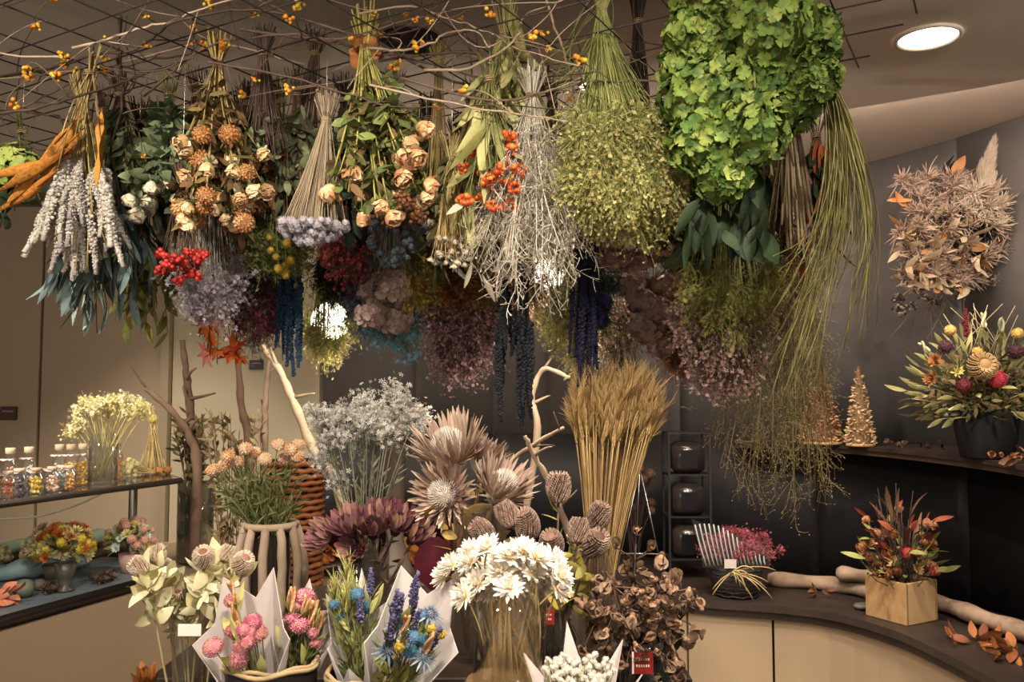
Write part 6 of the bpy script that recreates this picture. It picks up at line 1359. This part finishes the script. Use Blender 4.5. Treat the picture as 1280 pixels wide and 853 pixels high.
# driftwood on the counter
def lay(label, pts, r, m):
    p = A3([(*on_counter(px, Y), CZ+z) for px, Y, z in pts]); c_ = crom(p-p[0], 8); n = len(c_); g = Geo(); tubes(g, [c_], r*(1+.12*np.sin(np.arange(n)*.9))*np.concatenate([[.7], np.ones(n-2), [.6]]), 10); return obj('driftwood_log', g.mesh('driftwood_log', m), loc=p[0], label=label, cat='driftwood')
lay('long pale driftwood lying along the counter', [(955, 4.62, .04), (1030, 4.5, .04), (1085, 4.32, .04), (1120, 4.2, .045), (1170, 4.05, .045), (1225, 3.75, .05), (1300, 3.45, .05)], .038, WOOD)
lay('short thick driftwood resting across the long one', [(1040, 4.42, .115), (1080, 4.33, .11), (1110, 4.25, .10)], .036, WOOD)
g = Geo(); V = ICO2[0]*np.array([.05, .035, .018]); g.add(V, ICO2[1], .5); obj('flat_stone', g.mesh('flat_stone', mat('#6a6258', '#5a534a', rough=.6)), loc=(*on_counter(1072, 4.12), CZ+.018), label='flat grey stone in front of the wooden box', cat='stone')

# wooden box arrangement
wx, wy = on_counter(1118, 3.98); wbx = thing('box_arrangement', 'autumn arrangement of copper blooms and green leaves in a pale wooden box', 'arrangement', (wx, wy, CZ+.001), rz=.5)
g = Geo(); s_ = .205; t_ = .012; hb = .185
for (cx, cy, sx, sy) in ((0, -s_/2, s_, t_), (0, s_/2, s_, t_), (-s_/2, 0, t_, s_+t_), (s_/2, 0, t_, s_+t_)):
    g = Geo(); box(g, (cx, cy, hb/2), (sx, sy, hb), bev=.002); obj('side_board', g.mesh('side_board', mat('#b08d62', '#a07d54', '#bd9c72', rough=.75, noise=14), False), wbx)
g = Geo(); box(g, (0, 0, .006), (s_-t_, s_-t_, .012)); obj('bottom_board', g.mesh('bottom_board', mat('#8a6c48', rough=.8), False), wbx)
g = Geo(); box(g, (0, 0, hb-.03), (s_-t_-.004, s_-t_-.004, .03)); obj('moss', g.mesh('moss', mat('#4a4a30', '#5a5838', rough=.9)), wbx)
n = 90; dd = fib(n, .05, 1); tp = dd*np.array([.2, .17, .46])*U(.55, 1.05, n)[:, None]+np.array([0, 0, hb-.02])
g = Geo(); tubes(g, bez(np.tile([0, 0, hb-.03], (n, 1))+rng.normal(0, .04, (n, 3))*np.array([1, 1, 0]), tp*np.array([.6, .6, .6]), tp, 5), .002, 4, U(0, 1, n)); obj('stems', g.mesh('stems', STEM_DARK), wbx, kind='stuff')
heads(wbx, 'leaf', lib('wbl', h_leaf, .09, .25, mat('#6a7038', '#565c2e', '#8a8a50', rough=.65), .3), tp[:46], jit(dd[:46], .2), 1., .3)
heads(wbx, 'rust_leaf', lib('wbl2', h_leaf, .08, .3, mat('#8a3a28', '#6e2c20', '#a0543a', rough=.7), .3), tp[46:64], jit(dd[46:64], .2), 1., .3)
heads(wbx, 'bloom', lib('wbb', h_rose, .035, mat('#9a6440', '#825236', '#b07c54', rough=.75), STEM_DARK), tp[10:64:2]*.95, jit(dd[10:64:2], .2)+np.array([0, -.3, 0]), 1.)
heads(wbx, 'red_bloom', lib('wbr', h_ball, .026, mat('#a83438', '#8f282c', '#bd4a48', rough=.7), 50), tp[12:40:9]*.98, dd[12:40:9], 1.)
heads(wbx, 'bloom', lib('wbt', h_daisy, .034, mat('#b08a58', '#9a7548', '#c4a270', rough=.75), STEM_DARK, 3, 14, .26), tp[5:50:3]*.96, dd[5:50:3], 1.)
heads(wbx, 'curled_frond', lib('wbf', h_leaf, .17, .12, mat('#6a4a36', '#543a2c', '#806048', rough=.7), .7), tp[60:90:3]*.8, jit(dd[60:90:3]+np.array([0, 0, .6]), .1), 1.)

# pink bouquet in striped film
fx, fy = on_counter(915, 4.42); fb = thing('film_bouquet', 'pink flower bouquet in striped clear film tied with raffia in a dark basket', 'bouquet', (fx, fy, CZ+.001))
g = Geo(); lathe(g, [(.001, 0), (.11, 0), (.125, .06), (.14, .16), (.132, .16), (.115, .05), (.001, .01)], 26); obj('basket', g.mesh('basket', mat('#1c1a18', '#262320', rough=.5)), fb)
for k in range(7):
    a = np.linspace(0, 2*PI, 30); g = Geo(); tubes(g, [np.stack([np.cos(a)*(.113+.004*k), np.sin(a)*(.113+.004*k), .012+k*.022+.004*np.sin(a*9+k*3)], -1)], .004, 5); obj('weave_band', g.mesh('weave_band', mat('#2a2624', '#343030', rough=.5)), fb)
PKD = mat('#a04a58', '#8a3a4a', '#b5666e', rough=.8)
n = 90; dd = fib(n, .1, 1); tp = dd*np.array([.19, .11, .13])*U(.6, 1.05, n)[:, None]+np.array([.02, 0, .2]); tp[:, 0] += .25*np.maximum(0, tp[:, 0]-.08)
gs, gf = Geo(), Geo(); sprays(gs, gf, tp*.7, tp, 40, .013, .0062); obj('twiglets', gs.mesh('twiglets', STEM_BROWN), fb, kind='stuff'); obj('florets', gf.mesh('florets', PKD), fb, kind='stuff')
g = Geo(); tubes(g, bez(np.tile([0, 0, .05], (n, 1)), tp*.6, tp, 4), .0016, 4); obj('stems', g.mesh('stems', STEM_BROWN), fb, kind='stuff')
for k in range(16):
    u = k/15; b = A3((-.17+.30*u, -.10+.03*abs(u-.5), .17)); e = b+A3((-.05+.05*u, .02, .20+.05*math.sin(PI*min(1, u*1.3))-.16*u)); g = Geo(); q = bez(b, (b+e)/2+A3((-.01, -.02, 0)), e, 6); inst(g, leafT(.06, 0, 0, 2), [], (0, 0, 1)); tubes(g, q, .0042, 4); obj('film_stripe', g.mesh('film_stripe', mat('#b5b8b4', '#a4a7a4', rough=.35)), fb)
g = Geo(); k = 24; u = np.linspace(0, 1, k); b = np.stack([-.19+.34*u, -.10+0*u, .16+0*u], -1); e = b+np.stack([-.05+.05*u, .02+0*u, .24-.14*u], -1); g.add(np.concatenate([b, (b+e)/2+np.array([0, -.025, 0]), e]), [np.array([[i, i+1, k+i+1, k+i] for i in range(k-1)]+[[k+i, k+i+1, 2*k+i+1, 2*k+i] for i in range(k-1)])]); obj('film', g.mesh('film', glass_mat('#ffffff', .12, .3)), fb)
g = Geo(); box(g, (-.06, -.135, .185), (.06, .003, .045)); obj('label_tag', g.mesh('label_tag', mat('#b5ada4', rough=.7), False), fb)
g = Geo(); n = 16; a = U(0, 6.28, n); p0 = np.tile([-.06, -.135, .135], (n, 1)); p2 = np.stack([U(-.16, .17, n), U(-.17, -.15, n), U(.01, .16, n)], -1); tubes(g, bez(p0, (p0+p2)/2+np.stack([0*a, 0*a-.03, U(.02, .08, n)], -1), p2, 7), .0028, 4, U(0, 1, n)); obj('raffia_bow', g.mesh('raffia_bow', mat('#b59c68', '#9c8450', '#c9b484', rough=.8)), fb)

# black rack with glossy square pots
rx, ry = on_counter(856, 4.85); rk = thing('pot_rack', 'narrow black metal rack with three shelves against the black panels', 'rack', (rx, ry, CZ+.001)); zt_ = P(856, 540, ry).z-CZ; RW = .115
for sx in (-1, 1):
    for sy in (-1, 1):
        g = Geo(); box(g, (sx*RW, sy*.09, zt_/2), (.012, .012, zt_)); obj('upright', g.mesh('upright', M_BLACK, False), rk)
lv_ = [zt_-.005-.235*k for k in range(4)]
for z in lv_:
    g = Geo(); box(g, (0, 0, z), (RW*2+.012, .19, .008)); obj('rack_shelf', g.mesh('rack_shelf', M_BLACK, False), rk)
for k, lab in enumerate(('glossy black square pot on the top tier of the rack', 'glossy black square pot on the middle tier of the rack', 'glossy black square pot on the bottom tier of the rack')):
    z = CZ+.001+lv_[k+1]+.005; t = thing('square_pot', lab, 'pot', (rx, ry-.01, z)); g = Geo(); w2 = .088
    g = Geo(); box(g, (0, 0, .09), (w2*2, .15, .18), bev=.03); obj('body', g.mesh('body', mat('#231f1d', '#2b2624', rough=.18, spec=.6)), t)
    g = Geo(); box(g, (0, -.0755, .085), (w2*1.1, .003, .1), bev=.001); obj('front_panel', g.mesh('front_panel', mat('#100f0f', rough=.3), False), t)
# folding wire easel
ex, ey = on_counter(812, 4.75); es = thing('wire_easel', 'thin wire easel standing on the counter next to the rack', 'easel', (ex, ey, CZ+.001))
for a, b in (((.06, -.08, 0), (-.06, 0, .62)), ((-.22, -.08, 0), (-.06, 0, .62)), ((-.08, .12, 0), (-.06, 0, .62)), ((.02, -.06, .16), (-.18, -.06, .16))):
    g = Geo(); tubes(g, [[a, tuple((A3(a)+A3(b))/2), b]], .0035, 5); obj('rod', g.mesh('rod', M_METAL), es)
# dark seed posy behind the wheat
px_, py_ = on_counter(790, 5.0); root, tips, pth = upright_cloud('seed_posy', 'dark brown seed head posy on the counter behind the wheat', Vector((px_, py_, CZ+.001)), [P(U(768, 815), U(575, 640), 4.9+U(-.1, .1)) for _ in range(16)], STEM_DARK, STEM_DARK, 0, 0, r=.003)
heads(root, 'seed_head', lib('spo', h_ball, .03, mat('#5a4030', '#473226', '#6c5040', rough=.8), 40), tips, tips, 1.)
# feathery rust spray at the left end of the counter, rust woven basket
bx_, by_ = on_counter(392, 5.0)
bk_ = thing('woven_basket', 'tall rust brown woven basket behind the driftwood vase', 'basket', (bx_, 4.6, 0)); hk = P(392, 575, 4.6).z
for k in range(34):
    a = np.linspace(0, 2*PI, 26); z = hk*(k+.5)/34; g = Geo(); tubes(g, [np.stack([np.cos(a)*.15, np.sin(a)*.15, z+.010*np.sin(a*13+(k % 2)*PI)], -1)], .015, 5, U(0, 1)); obj('weave_band', g.mesh('weave_band', mat('#7d4a2a', '#663a20', '#945c36', rough=.8)), bk_)
g = Geo(); lathe(g, [(.001, .005), (.135, .005), (.135, hk)], 20); obj('liner', g.mesh('liner', mat('#3a2416', rough=.9)), bk_)
# rust cloth like husks behind the silver statice and the large dry husk leaves
bz = P(495, 520, 4.9); root = thing('husk_arrangement', 'copper brown curled husks in a grey bowl behind the silver statice', 'arrangement', (bz.x, bz.y, CZ+.001)); zb_ = bz.z-CZ
g = Geo(); lathe(g, [(.001, 0), (.14, 0), (.1, .04), (.05, .2), (.06, zb_-.22), (.17, zb_-.1), (.16, zb_-.1), (.05, zb_-.2), (.001, zb_-.2)], 26); obj('bowl', g.mesh('bowl', mat('#6a5f54', '#5a5048', rough=.5)), root)
heads(root, 'husk', lib('husk', h_leaf, .22, .35, mat('#a8683a', '#8a5230', '#bd8450', rough=.7), .4, .3), [(U(-.1, .1), U(-.05, .05), zb_-.16) for _ in range(18)], jit(A3([(U(-.6, .6), -.2, 1) for _ in range(18)]), .2), 1.)
